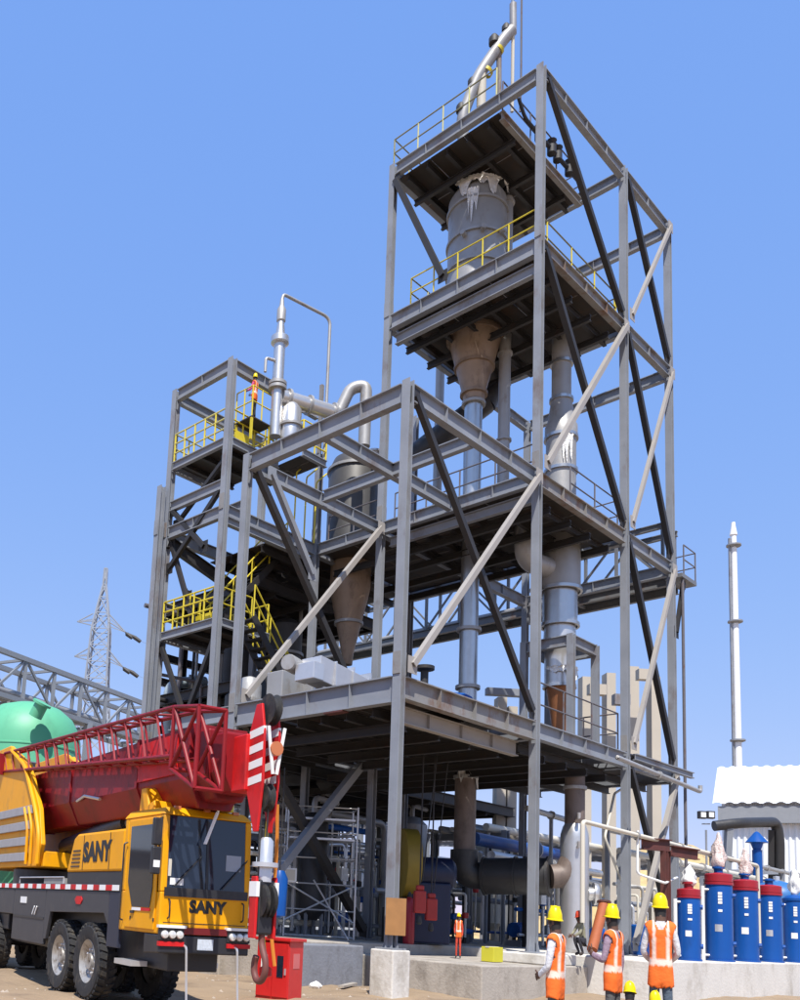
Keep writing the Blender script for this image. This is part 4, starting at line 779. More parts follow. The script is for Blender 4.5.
for s in (-1, 1):
    y0, y1 = (-HW+0.01, -HW+0.08) if s < 0 else (HW-0.08, HW-0.01)
    C_(MB().box(-2.0, -1.53, y0, y1, 0.95, 1.835), 'front_skirt', mat('navy skirt', (0.02, 0.024, 0.045), 0.5), crane, bev=0.01)
    C_(MB().prism([(-5.25, 1.835), (-5.25, 0.9), (-5.12, 0.9), (-4.95, 1.42), (-2.2, 1.48), (-2.01, 1.3), (-2.01, 1.835)][::-1], (0, y0, 0), (0, y1, 0), (1, 0, 0), (0, 0, 1)), 'wheel_arch', cranegrey, crane, bev=0.01)
    C_(MB().box(-7.4, -5.27, y0, y1+0.0, 0.78, 1.835), 'side_locker', cranegrey, crane, bev=0.015); C_(MB().box(-12.0, -7.42, y0, y1, 1.3, 1.835), 'rear_skirt', cranegrey, crane, bev=0.015)
    C_(MB().box(-7.35, -5.3, y0-0.012 if s < 0 else y1, y0 if s < 0 else y1+0.012, 1.26, 1.30), 'locker_seam', craneblk, crane)
    C_(MB().box(-1.55, -0.9, s*(HW-0.13)-0.14, s*(HW-0.13)+0.14, 0.72, 0.8), 'step', silver, crane)
C_(MB().box(-6.9, -6.5, -HW-0.004, -HW+0.008, 1.55, 1.68), 'sticker', white); C_(MB().prism([(0, 0.06), (-0.22, 0.06), (-0.3, 0), (-0.22, -0.08), (0, -0.08), (0.08, 0)][::-1], (-3.3, -HW-0.004, 1.68), (-3.3, -HW+0.008, 1.68), (1, 0, 0), (0, 0, 1)), 'red_badge', cranerb)
for x in (-6.0, -5.85): C_(MB().bar((x, -HW-0.01, 1.34), (x+0.12, -HW-0.01, 1.5), 0.015, 0.03), 'white_stripe', white)
C_(MB().box(-12.0, -0.3, -0.42, 0.42, 0.7, 1.5), 'chassis_frame', craneblk, bev=0.02)
C_(MB().box(-11.0, -8.0, -HW+0.1, HW-0.1, 0.95, 1.3), 'outrigger_box', craneblk, bev=0.02)
# wheels
def wheel(x, y, s, r=0.65, w=0.33):
    t = MB(); t.lathe((x, y, r), [(0.36, -w*0.42), (0.44, -w*0.5), (r-0.06, -w*0.5), (r-0.015, -w*0.36), (r-0.015, w*0.36), (r-0.06, w*0.5), (0.44, w*0.5), (0.36, w*0.42)], 40, (0, 1, 0), cap=False)
    for i in range(30):
        a = 2*math.pi*i/30; d = Vector((math.cos(a), 0, math.sin(a))); e = Vector((-math.sin(a), 0, math.cos(a)))
        for sg in (-1, 1):
            t.obox(Vector((x, y+sg*w*0.27, r))+d*(r-0.016)+e*0.035*sg*0.6, d*0.02, e*0.034, Vector((0, w*0.2, 0))+e*0.02*sg)
    ty = C_(t, 'wheel', blackm, crane, True)
    C_(MB().lathe((x, y, r), [(0.02, s*w*0.30), (0.13, s*w*0.34), (0.14, s*w*0.16), (0.26, s*w*0.1), (0.33, s*w*0.30), (0.365, s*w*0.44), (0.375, s*w*0.40), (0.37, -s*w*0.3)], 32, (0, 1, 0), cap=False), 'rim', mat('worn wheel rim', (0.42, 0.40, 0.37), 0.4, 0.5, 0.2, 9, (0.16, 0.12, 0.08), (0.5, 0.7)), ty, True)
    q = MB()
    for i in range(10): a = 2*math.pi*i/10; q.lathe((x+0.2*math.cos(a), y+s*w*0.12, r+0.2*math.sin(a)), [(0.022, 0), (0.022, s*0.04), (0.01, s*0.05)], 8, (0, 1, 0))
    C_(q, 'wheel_nuts', silver, ty, kind='stuff')
for x in (-2.85, -4.32, -9.0, -10.4):
    for s in (-1, 1): wheel(x, s*(HW-0.17), s)
    C_(MB().tube([(x, -HW+0.3, 0.65), (x, HW-0.3, 0.65)], 0.09, 10), 'axle', craneblk)
for x in (-4.95,): C_(MB().box(x-0.02, x+0.02, -HW+0.03, -HW+0.4, 0.35, 0.95), 'mud_flap', mat('dusty mud flap', (0.10, 0.085, 0.07), 0.8))
# upper works
C_(MB().lathe((-7.6, 0, 1.957), [(0.72, 0), (0.72, 0.3), (0.66, 0.34)], 32), 'turntable', craneblk, crane, True)
uw = C_(MB().box(-11.2, -6.0, -0.62, 0.62, 2.3, 2.62), 'slew_platform', craney, bev=0.02)
for s in (-1, 1):
    y = s*0.67
    C_(MB().prism([(-11.2, 2.3), (-6.15, 2.3), (-5.92, 2.75), (-6.25, 3.5), (-7.3, 4.55), (-8.9, 5.15), (-11.2, 5.15)], (0, y-0.05, 0), (0, y+0.05, 0), (1, 0, 0), (0, 0, 1)), 'side_plate', craney, uw, bev=0.02)
    C_(MB().tube(fillet([(-6.0, y+s*0.08, 2.35), (-5.98, y+s*0.08, 2.9), (-6.4, y+s*0.08, 3.5), (-7.4, y+s*0.08, 4.5), (-8.6, y+s*0.08, 5.0)], 0.3), 0.05, 8), 'edge_tube', craney, uw, True)
for i in range(4): C_(MB().box(-9.4, -6.75+0.06*i, -0.80, -0.74, 2.42+0.33*i, 2.60+0.33*i), 'louvre', mat('dusty grey louvre', (0.33, 0.32, 0.33), 0.6, 0, 0.2, 6), uw, bev=0.008)
for x in (-6.65, -6.35): C_(MB().tube(fillet([(x, -0.79, 2.35), (x, -0.81, 3.1), (x-0.35, -0.81, 3.55)], 0.2), 0.03, 8), 'grab_rail', craney, uw, True)
C_(MB().tube([(-6.4, 0, 2.75), (-3.1, 0, 3.1)], 0.2, 16), 'luffing_cylinder', craneblk, crane, True)
C_(MB().tube([(-3.2, 0, 3.08), (-2.5, 0, 3.18)], 0.11, 12), 'cylinder_rod', silver, crane, True)
# telescopic boom
def boomsec(x0, x1, w, z0, z1, m, name):
    zc = z0+(z1-z0)*0.35
    return C_(MB().prism([(-w*0.55, z0), (w*0.55, z0), (w, zc), (w, z1), (-w, z1), (-w, zc)], (x0, 0, 0), (x1, 0, 0), (0, 1, 0), (0, 0, 1)), name, m, crane, bev=0.03)
boomsec(-10.2, 0.1, 0.46, 3.14, 4.36, craner, 'boom_base_section'); boomsec(0.1, 0.55, 0.41, 3.22, 4.26, craner, 'boom_second_section'); boomsec(0.55, 0.95, 0.36, 3.30, 4.16, craner, 'boom_third_section')
for x in (-8.2, -5.2, -1.9, 0.02): C_(MB().prism([(-0.27, 3.12), (0.27, 3.12), (0.49, 3.57), (0.49, 4.39), (-0.49, 4.39), (-0.49, 3.57)], (x, 0, 0), (x+0.1, 0, 0), (0, 1, 0), (0, 0, 1)), 'boom_collar', craner, bev=0.01)
C_(MB().box(-1.75, -0.3, -0.5, -0.47, 3.65, 4.28), 'bright_panel', cranerb); C_(MB().tube([(-4.6, -0.5, 3.55), (-4.2, -0.5, 3.62), (-3.4, -0.5, 3.5)], 0.03, 6), 'boom_hose', silver)
C_(MB().prism([(-1.35, 3.1), (-0.75, 3.1), (-0.8, 3.28), (-1.0, 3.22), (-1.12, 3.5), (-1.32, 3.5)], (0, -0.6, 0), (0, 0.6, 0), (1, 0, 0), (0, 0, 1)), 'boom_rest', craney, crane, bev=0.02)
C_(MB().lathe((-0.35, -0.1, 3.13), [(0.16, 0), (0.15, 0.16), (0.05, 0.2)], 14), 'beacon', mat('dark red beacon', (0.14, 0.01, 0.015), 0.3), crane, True)
C_(MB().box(-0.3, -0.1, 0.15, 0.45, 3.14, 3.42), 'work_lamp', mat('lamp yellow frame', (0.6, 0.55, 0.05), 0.5), crane, bev=0.02); C_(MB().box(-0.1, -0.09, 0.19, 0.41, 3.18, 3.38), 'lamp_face', glass)
# stowed lattice jib on the near side
jib = C_(MB().box(-9.35, -9.25, -0.9, -0.53, 4.5, 5.0), 'jib_foot', craner)
jx0, jx1 = -9.3, 0.45
def jz(x, top):
    t = (x-jx0)/(jx1-jx0); return (5.02-0.52*t) if top else (4.58-0.80*t)
def jy(x, outer):
    t = (x-jx0)/(jx1-jx0); return -(0.72+0.22*t) if outer else -0.54
for tp_ in (0, 1):
    for ou in (0, 1): C_(MB().tube([(jx0, jy(jx0, ou), jz(jx0, tp_)), (jx1, jy(jx1, ou), jz(jx1, tp_))], 0.034, 8), 'jib_chord', craner, jib, True)
n_ = 15
for i in range(n_+1):
    x = jx0+(jx1-jx0)*i/n_; x2 = jx0+(jx1-jx0)*min(n_, i+0.5)/n_; x3 = jx0+(jx1-jx0)*min(n_, i+1)/n_
    for ou in (0, 1): C_(MB().tube([(x, jy(x, ou), jz(x, 1)), (x2, jy(x2, ou), jz(x2, 0))], 0.019, 6), 'jib_lacing', mat('faded red lacing', (0.30, 0.04, 0.04), 0.5, 0, 0.2, 6) if ou else craner, jib, True)
    for tp_ in (0, 1): C_(MB().tube([(x, jy(x, 0), jz(x, tp_)), (x2, jy(x2, 1), jz(x2, tp_)), (x3, jy(x3, 0), jz(x3, tp_))], 0.022, 6), 'jib_lacing', craner, jib, True)
# front frame of the jib
FP = [(0.45, 4.5), (1.25, 4.38), (1.25, 3.25), (0.45, 3.6)]
for y in (-0.94, -0.52):
    for a, b in ((0, 1), (1, 2), (2, 3), (3, 0), (0, 2), (1, 3)): C_(MB().tube([(FP[a][0], y, FP[a][1]), (FP[b][0], y, FP[b][1])], 0.03, 8), 'jib_frame_tube', craner, jib, True)
for x, z in FP: C_(MB().tube([(x, -0.94, z), (x, -0.52, z)], 0.032, 8), 'jib_frame_tube', craner, jib, True)
HX = 0.10
# boom head with striped cheeks and sheaves
hd_ = C_(MB().box(0.9, 1.2+HX, -0.2, 0.2, 3.3, 4.1), 'boom_head', cranerb, bev=0.02)
for s in (-1, 1):
    y = s*0.12
    C_(MB().prism([(HX+a_, b_) for a_, b_ in ((1.16, 3.3), (1.4, 2.72), (1.5, 2.72), (1.58, 3.4), (1.56, 4.1), (1.46, 4.5), (1.32, 4.5), (1.16, 4.1))], (0, y-0.02, 0), (0, y+0.02, 0), (1, 0, 0), (0, 0, 1)), 'cheek_plate', cranerb, hd_, bev=0.01)
    for i in range(4):
        z = 3.36+0.22*i; C_(MB().prism([(HX+1.18, z), (HX+1.55, z+0.04), (HX+1.55, z+0.15), (HX+1.18, z+0.11)], (0, y-0.024, 0), (0, y+0.024, 0), (1, 0, 0), (0, 0, 1)), 'white_stripe', white, hd_)
for z, r, x in ((4.42, 0.22, HX+1.48), (3.2, 0.2, HX+1.44)):
    for y in (0.0,): C_(MB().lathe((x, y, z), [(0.05, -0.06), (r, -0.06), (r-0.05, -0.02), (r-0.05, 0.02), (r, 0.06), (0.05, 0.06)], 28, (0, 1, 0)), 'sheave', blackm, hd_, True)
for sgn in (-1, 1): C_(MB().bar((HX+1.66, sgn*0.13, 4.15), (HX+1.66, sgn*0.03, 3.5), 0.025, 0.04), 'front_fork', white, hd_)
C_(MB().tube([(HX+1.64, 0, 3.85), (HX+1.70, 0, 3.85)], 0.1, 12), 'amber_lamp', mat('amber lamp', (0.5, 0.16, 0.06), 0.3), hd_, True)
# hook block hanging below the head
hb = thing('hook_block', 'crane hook block with red and white cheeks hanging beside the cab', 'hook block', co+hv*1.60+RTH*0.02, rotz=math.atan2(hv.y, hv.x))
for y in (-0.1, 0.0, 0.1): C_(MB().tube([(0, y, 1.9), (0, y, 3.05)], 0.012, 6), 'rope', steel_dk, hb)
C_(MB().lathe((0, 0, 2.05), [(0.1, 0), (0.1, 0.55), (0.06, 0.6)], 14), 'weight', silver, hb, True); C_(MB().lathe((0, 0, 2.05), [(0.16, 0.2), (0.18, 0.2), (0.18, 0.26), (0.1, 0.26)], 14), 'collar', silver, hb, True)
C_(MB().box(-0.12, 0.075, -0.12, 0.12, 1.35, 2.08), 'body', craneblk, hb, bev=0.03)
for s in (-1, 1):
    ck = C_(MB().prism([(-0.08, 1.3), (0.08, 1.3), (0.09, 1.95), (0.06, 2.12), (-0.06, 2.12), (-0.09, 1.95)], (0, s*0.15-0.02, 0), (0, s*0.15+0.02, 0), (1, 0, 0), (0, 0, 1)), 'cheek', cranerb, hb, bev=0.01)
    for z in (1.85, ): C_(MB().box(-0.094, 0.094, s*0.15-0.026, s*0.15+0.026, z, z+0.2), 'white_stripe', white, ck)
for y in (-0.06, 0.06): C_(MB().lathe((0, y, 1.8), [(0.03, -0.03), (0.24, -0.03), (0.2, 0), (0.24, 0.03), (0.03, 0.03)], 22, (0, 1, 0)), 'sheave', blackm, hb, True)
hk = [(0, 0, 1.4), (0, 0, 1.25), (0.05, 0, 1.15), (0.13, 0, 1.02), (0.14, 0, 0.86), (0.05, 0, 0.74), (-0.07, 0, 0.74), (-0.15, 0, 0.85), (-0.15, 0, 0.98), (-0.11, 0, 1.06)]
C_(MB().tube(fillet(hk, 0.07), [0.045]*(2+8*7), 12), 'hook', mat('rusty hook', (0.15, 0.05, 0.04), 0.6, 0, 0.2, 6), hb, True)
sl_ = thing('webbing_sling', 'yellow webbing sling hanging from the boom head to the right of the cab', 'sling', co+hv*0.9+lv*0.40, rotz=math.atan2(hv.y, hv.x))
for k, y in enumerate((0, 0.14)): C_(MB().tube(fillet([(0.1, y, 3.2), (0.05, y*1.5, 2.4), (-0.02, y+0.05, 1.5), (0.05, y+0.12, 0.9)], 0.4), 0.028, 6), 'strap', yellow if k == 0 else mat('orange strap', (0.6, 0.2, 0.02), 0.7), sl_, True)
C_(MB().lathe((0.07, 0.1, 0.82), [(0.03, -0.08), (0.09, -0.05), (0.09, 0.05), (0.03, 0.09)], 12), 'shackle', cranerb, sl_, True)
rg = thing('white_rag', 'strip of white cloth tied above the cab windscreen', 'cloth', co+hv*0.06+lv*0.0+Vector((0, 0, 2.6)), rotz=math.atan2(hv.y, hv.x))
C_(MB().prism([(-0.015, 0), (0.015, 0), (0.02, 0.5), (-0.005, 0.5)], (0, -0.12, 0), (0.02, -0.10, 0), (0, 1, 0), (0.0, 0.35, 1)), 'strip', white, rg)
C_(MB().lathe((0.01, 0.08, 0.5), [(0.01, 0), (0.03, 0.03), (0.01, 0.06)], 8), 'knot', white, rg)

# panel seams, vents, grab handles and marker lamps
for x in (-3.4, -2.15): C_(MB().box(x-0.008, x+0.008, -HW+0.012, -HW+0.022, 2.2, 2.82), 'panel_seam', craneblk, hood)
for i in range(5): C_(MB().box(-4.0+0.02*i, -3.55, -HW+0.010, -HW+0.022, 2.26+0.07*i, 2.285+0.07*i), 'vent_slot', craneblk, hood)
for y in (-0.62, 0.62): C_(MB().tube(fillet([(0.0, y, 1.48), (0.06, y, 1.50), (0.06, y, 1.74), (0.0, y, 1.76)], 0.03), 0.012, 6), 'grab_handle', craneblk, cabs, True)
C_(MB().tube(fillet([(-1.33, -HW-0.01, 1.4), (-1.33, -HW-0.07, 1.42), (-1.33, -HW-0.07, 2.6), (-1.33, -HW-0.01, 2.62)], 0.03), 0.014, 6), 'grab_handle', craneblk, cabs, True)
C_(MB().box(0.001, 0.006, -HW+0.06, HW-0.06, 1.415, 1.425), 'panel_seam', craneblk, cabs)
for y in (-0.5, 0.0, 0.5): C_(MB().box(-0.17, -0.12, y-0.05, y+0.05, 3.10, 3.15), 'marker_lamp', mat('amber lamp', (0.5, 0.16, 0.06), 0.3), cabs)
C_(MB().box(-0.9, -0.4, -0.25, 0.25, 2.0, 2.55), 'seat', mat('dark seat cloth', (0.05, 0.05, 0.06), 0.9), cabs, bev=0.04)
for x in (-1.0, -0.15): C_(MB().box(x-0.02, x+0.02, -HW-0.03, -HW-0.02, 1.42, 1.47), 'door_hinge', craneblk, cabs)
# ------------------------------------------------------------------ people
skinm = mat('brown skin', (0.11, 0.055, 0.035), 0.6, 0, 0.1, 20); hairm = mat('black hair', (0.012, 0.01, 0.01), 0.7)
helm = mat('yellow helmet shell', (0.80, 0.62, 0.0), 0.35, 0, 0.04, 6, spec=0.4); shoem = mat('dusty boots', (0.04, 0.03, 0.025), 0.8)
def cloth(n, c): return mat(n, c, 0.9, 0, 0.14, 14, bump=0.35, bscale=24)
def vestmat():
    if 'orange safety vest' in MATS: return MATS['orange safety vest']
    m = mat('orange safety vest', (0.85, 0.155, 0.018), 0.85, 0, 0.1, 12, bump=0.35, bscale=9); n = m.node_tree.nodes; l = m.node_tree.links; b = n['Principled BSDF']
    src = b.inputs['Base Color'].links[0].from_socket; uv = n.new('ShaderNodeAttribute'); uv.attribute_name = 'band'
    mx = n.new('ShaderNodeMix'); mx.data_type = 'RGBA'; mx.inputs['B'].default_value = (0.80, 0.62, 0.52, 1)
    l.new(uv.outputs['Fac'], mx.inputs['Factor']); l.new(src, mx.inputs['A']); l.new(mx.outputs['Result'], b.inputs['Base Color']); return m
def person(label, loc, rz, J, shirt, trouser, helmet=helm, vest=True, scale=1.0, group=None, turban=None):
    """J overrides joints of a standing figure (x right, y forward, z up, metres)"""
    D = {'pel': (0, 0, 0.93), 'bel': (0, 0.01, 1.08), 'che': (0, 0.0, 1.30), 'nec': (0, -0.01, 1.46), 'hea': (0, 0.02, 1.565), 'top': (0, 0.015, 1.68)}
    for s, n in ((1, 'r'), (-1, 'l')):
        D.update({'sh'+n: (s*0.185, -0.01, 1.41), 'el'+n: (s*0.25, -0.03, 1.13), 'wr'+n: (s*0.24, 0.06, 0.88), 'ha'+n: (s*0.235, 0.09, 0.80),
                  'hi'+n: (s*0.095, 0, 0.90), 'kn'+n: (s*0.11, 0.02, 0.49), 'an'+n: (s*0.12, -0.02, 0.09), 'to'+n: (s*0.14, 0.16, 0.045)})
    D.update(J or {})
    Rr = {'pel': (.155, .115), 'bel': (.15, .11), 'che': (.165, .12), 'nec': (.075, .07), 'hea': (.105, .11), 'top': (.085, .09)}
    for n in 'rl': Rr.update({'sh'+n: (.075, .07), 'el'+n: (.052, .052), 'wr'+n: (.036, .036), 'ha'+n: (.045, .028), 'hi'+n: (.098, .095), 'kn'+n: (.068, .068), 'an'+n: (.05, .055), 'to'+n: (.045, .035)})
    E = [('pel', 'bel', 1), ('bel', 'che', 1), ('che', 'nec', 1), ('nec', 'hea', 0), ('hea', 'top', 3)]
    for n in 'rl': E += [('che', 'sh'+n, 1), ('sh'+n, 'el'+n, 1), ('el'+n, 'wr'+n, 1), ('wr'+n, 'ha'+n, 0), ('pel', 'hi'+n, 2), ('hi'+n, 'kn'+n, 2), ('kn'+n, 'an'+n, 2), ('an'+n, 'to'+n, 4)]
    K = list(D); me = bpy.data.meshes.new('body'); me.from_pydata([D[k] for k in K], [(K.index(a), K.index(b)) for a, b, c in E], [])
    o = bpy.data.objects.new('skin_tmp', me); COL.objects.link(o)
    md = o.modifiers.new('s', 'SKIN'); md.use_smooth_shade = True
    for i, k in enumerate(K): sv = me.skin_vertices[0].data[i]; sv.radius = Rr[k]; sv.use_root = (k == 'pel')
    sb = o.modifiers.new('b', 'SUBSURF'); sb.levels = 3; sb.render_levels = 3
    dg = bpy.context.evaluated_depsgraph_get(); bm_ = bpy.data.meshes.new_from_object(o.evaluated_get(dg)); bpy.data.objects.remove(o)
    mb = MB(); mb.v = [v.co.copy() for v in bm_.vertices]; P3 = {k: Vector(D[k]) for k in K}
    def near(p):
        best = None
        for a, b, c in E:
            A, B = P3[a], P3[b]; t = max(0, min(1, (p-A).dot(B-A)/max(1e-6, (B-A).length_squared))); d = (p-A-(B-A)*t).length - 0.5*(Rr[a][0]*(1-t)+Rr[b][0]*t)
            if best is None or d < best[0]: best = (d, c, a, b, t)
        return best
    mats = [skinm, shirt, trouser, hairm, shoem]; vf = []
    for f in bm_.polygons:
        c = f.center; nb_ = near(c); k = nb_[1]
        if (nb_[2], nb_[3]) == ('nec', 'hea') and nb_[4] > 0.5 and (c-P3['hea']).dot(Vector(J.get('face', (0, 1, 0))) if J else Vector((0, 1, 0))) < 0.02: k = 3
        mb.f.append(list(f.vertices)); mb.mi.append(k)
        if vest and ((nb_[2], nb_[3]) in (('pel', 'bel'), ('bel', 'che'), ('che', 'shr'), ('che', 'shl'), ('che', 'nec')) or nb_[2] in ('hir', 'hil') and nb_[4] < 0.2 or nb_[2] == 'pel') and not (nb_[3] == 'nec' and nb_[4] > 0.62): vf.append(f)
    # five fingers on each hand
    for n in 'rl':
        h = P3['ha'+n]; d = (h-P3['wr'+n]).normalized(); sd = d.cross(Vector((1, 0, 0)))
        if sd.length < 0.2: sd = d.cross(Vector((0, 0, 1)))
        sd.normalize(); cu = sd.cross(d); mb.cur = 0
        for i, (o_, L_) in enumerate(((-0.030, 0.075), (-0.010, 0.085), (0.010, 0.08), (0.029, 0.062))):
            b0 = h+d*0.02+sd*o_; mb.tube([b0, b0+d*L_*0.5+cu*0.006, b0+d*L_*0.9+cu*0.03], [0.010, 0.009, 0.007], 6)
        t0 = h-d*0.01-sd*0.035; mb.tube([t0, t0-sd*0.03+d*0.025, t0-sd*0.035+d*0.055+cu*0.015], [0.012, 0.010, 0.008], 6)
    # nose and ears
    hc = P3['hea'].lerp(P3['top'], 0.35); fwd = Vector((0, 1, 0)) if not J or 'face' not in J else Vector(J['face']).normalized(); upv = (P3['top']-P3['hea']).normalized(); fwd = (fwd-upv*fwd.dot(upv)).normalized(); rv = fwd.cross(upv)
    mb.cur = 0
    mb.obox(hc+fwd*0.098-upv*0.01, rv*0.012, fwd*0.018, upv*0.025)
    for s in (-1, 1): mb.obox(hc+rv*s*0.088, rv*0.008, fwd*0.018, upv*0.03); mb.obox(hc+fwd*0.088+rv*s*0.032+upv*0.025, rv*0.012, fwd*0.006, upv*0.006)
    mb.obox(hc+fwd*0.090-upv*0.055, rv*0.024, fwd*0.006, upv*0.006)
    root = thing('person', label, 'person', loc, group, rotz=rz); root.scale = (scale*0.62, scale*0.62, scale)
    body = mb.build('body', mats, root, True)
    if vest:
        used = sorted({v for f in vf for v in f.vertices}); mp = {v: i for i, v in enumerate(used)}; q = MB()
        q.v = [bm_.vertices[v].co+bm_.vertices[v].normal*0.018 for v in used]; q.f = [[mp[v] for v in f.vertices] for f in vf]; q.mi = [0]*len(q.f)
        vo = q.build('vest', vestmat(), root, True); at_ = vo.data.attributes.new('band', 'FLOAT', 'POINT')
        ax0, ax1 = P3['pel'], P3['che']; up_ = (ax1-ax0).normalized()
        rr_ = (P3['shr']-P3['shl']).normalized()
        for i, p in enumerate(q.v):
            h = (p-ax0).dot(up_); x = abs((p-ax0).dot(rr_)); at_.data[i].value = 1.0 if (0.10 < h < 0.165) or (0.085 < x < 0.125 and h > 0.165) else 0.0
        sm = vo.modifiers.new('t', 'SOLIDIFY'); sm.thickness = 0.012; sm.offset = 1
    if helmet:
        q = MB(); c0 = P3['hea'].lerp(P3['top'], 0.55)
        prof = [(0.118, 0.0), (0.120, 0.02), (0.112, 0.07), (0.085, 0.12), (0.045, 0.145), (0.004, 0.152)]
        q.lathe(c0, prof, 24, upv, cap=False); q.lathe(c0, [(0.112, 0.0), (0.136, -0.006), (0.136, 0.004), (0.118, 0.012)], 24, upv, cap=False)
        q.hexa([c0+fwd*0.10-rv*0.07, c0+fwd*0.10+rv*0.07, c0+fwd*0.165+rv*0.04, c0+fwd*0.165-rv*0.04], [c0+fwd*0.10-rv*0.07+upv*0.012, c0+fwd*0.10+rv*0.07+upv*0.012, c0+fwd*0.165+rv*0.04-upv*0.006, c0+fwd*0.165-rv*0.04-upv*0.006])
        q.obox(c0+upv*0.13, fwd*0.08, rv*0.012, upv*0.018)
        q.build('helmet', helmet, root, True)
    bpy.data.meshes.remove(bm_)
    return root
shw = cloth('white shirt cloth', (0.62, 0.62, 0.64)); shp = cloth('mauve shirt cloth', (0.30, 0.22, 0.28)); shk = cloth('khaki shirt cloth', (0.28, 0.27, 0.19))
trg = cloth('grey trousers', (0.10, 0.10, 0.10)); trb = cloth('slate jeans', (0.09, 0.12, 0.16)); trk = cloth('dark trousers', (0.03, 0.03, 0.04))
pk = cloth('pink shirt cloth', (0.6, 0.08, 0.22)); redcl = cloth('red orange overall', (0.55, 0.06, 0.03))
def stand(px_, py_top, d_, feet=None):
    c = at(px_, py_top, d_); return Vector((c.x, c.y, gz(c.x, c.y))), c.z
away = YAW-math.pi/2                                           # facing away from the camera: local +y along the view
for (px_, top, d_, dz, J, sh, tr, l_) in (
    (556, 905, 9.9, R(48), {'wrr': (0.24, -0.02, 0.88), 'har': (0.23, -0.03, 0.80), 'ell': (-0.24, 0.03, 1.14), 'wrl': (-0.17, 0.2, 1.05), 'hal': (-0.13, 0.26, 1.03)}, shw, trg, 'worker in orange vest and yellow helmet standing by the polished vessel'),
    (613, 903, 9.9, R(40), {'elr': (0.24, -0.04, 1.14), 'wrr': (0.25, 0.03, 0.90), 'ell': (-0.25, 0.05, 1.15), 'wrl': (-0.2, 0.27, 1.2), 'hal': (-0.17, 0.34, 1.24)}, shp, trg, 'worker in orange vest and mauve shirt, middle of the three standing'),
    (660, 892, 9.5, R(-22), {'elr': (0.27, 0.03, 1.16), 'wrr': (0.16, 0.2, 1.08), 'har': (0.12, 0.25, 1.08), 'ell': (-0.27, 0.03, 1.16), 'wrl': (-0.16, 0.2, 1.08), 'hal': (-0.11, 0.25, 1.08), 'knl': (-0.12, 0.05, 0.5), 'anl': (-0.13, -0.08, 0.09), 'tol': (-0.15, 0.09, 0.045)}, shw, trb, 'worker in orange vest, white sleeves and slate jeans before the blue cylinders')):
    p0, zt = stand(px_, top, d_); person(l_, p0, away+dz, J, sh, tr, scale=(zt-p0.z)/1.785, group='workers in orange vests')
sq = {'pel': (0, -0.05, 0.36), 'bel': (0, 0.02, 0.50), 'che': (0, 0.1, 0.70), 'nec': (0, 0.16, 0.85), 'hea': (0, 0.2, 0.95), 'top': (0, 0.22, 1.06)}
for s, n in ((1, 'r'), (-1, 'l')): sq.update({'sh'+n: (s*0.18, 0.12, 0.80), 'el'+n: (s*0.25, 0.28, 0.60), 'wr'+n: (s*0.14, 0.45, 0.52), 'ha'+n: (s*0.11, 0.52, 0.50), 'hi'+n: (s*0.1, -0.05, 0.34), 'kn'+n: (s*0.18, 0.32, 0.46), 'an'+n: (s*0.14, 0.08, 0.09), 'to'+n: (s*0.16, 0.26, 0.045)})
for (px_, top, d_, dz, l_) in ((629.5, 981, 9.3, R(-25), 'worker squatting between two standing men, only the yellow helmet in view'), (662, 991, 8.9, R(15), 'worker squatting at the feet of the man in jeans, helmet at the picture edge')):
    p0, zt = stand(px_, top, d_); person(l_, p0, away+dz, dict(sq), shp, trg, scale=min(1.0, (zt-p0.z)/1.165), vest=False)
c = at(459, 912, 24.6); person('small worker in red orange vest and yellow helmet under the first deck by the fan', (c.x, c.y, 0.744), away+R(160), {'wrr': (0.2, 0.16, 0.95), 'har': (0.16, 0.2, 0.94)}, redcl, redcl, scale=(c.z-0.744)/1.8)
c = at(583, 919, 24.0); person('man in khaki shirt and red helmet bending behind the polished vessel', (c.x, c.y, B0-0.036), away+R(100), dict(sq), shk, trk, helmet=mat('red helmet', (0.6, 0.06, 0.02), 0.4), vest=False, scale=1.0)
c = at(256, 372, 30.6); ZL = c.z-1.80
ld_ = MB().box(c.x-0.4, c.x+0.5, c.y-0.35, c.y+0.45, ZL-0.06, ZL-0.02).build('raised_landing', deckm, stairt)
handrail(stairt, [(c.x-0.38, c.y+0.43, ZL-0.02), (c.x-0.38, c.y-0.33, ZL-0.02), (c.x+0.48, c.y-0.33, ZL-0.02)], yellow, sp=0.4)
for a in (-0.36, 0.46):
    for b in (-0.31, 0.41): MB().bar((c.x+a, c.y+b, ZP-0.04), (c.x+a, c.y+b, ZL-0.06), 0.07, 0.07).build('landing_leg', yellow, ld_)
person('worker in orange vest and yellow helmet on the top left platform', (c.x, c.y, ZL-0.02), away+R(60), {'ell': (-0.26, 0.1, 1.15), 'wrl': (-0.2, 0.3, 1.15), 'hal': (-0.18, 0.37, 1.15), 'elr': (0.26, 0.1, 1.15), 'wrr': (0.2, 0.3, 1.12), 'har': (0.18, 0.37, 1.12)}, pk, trk, scale=1.0)
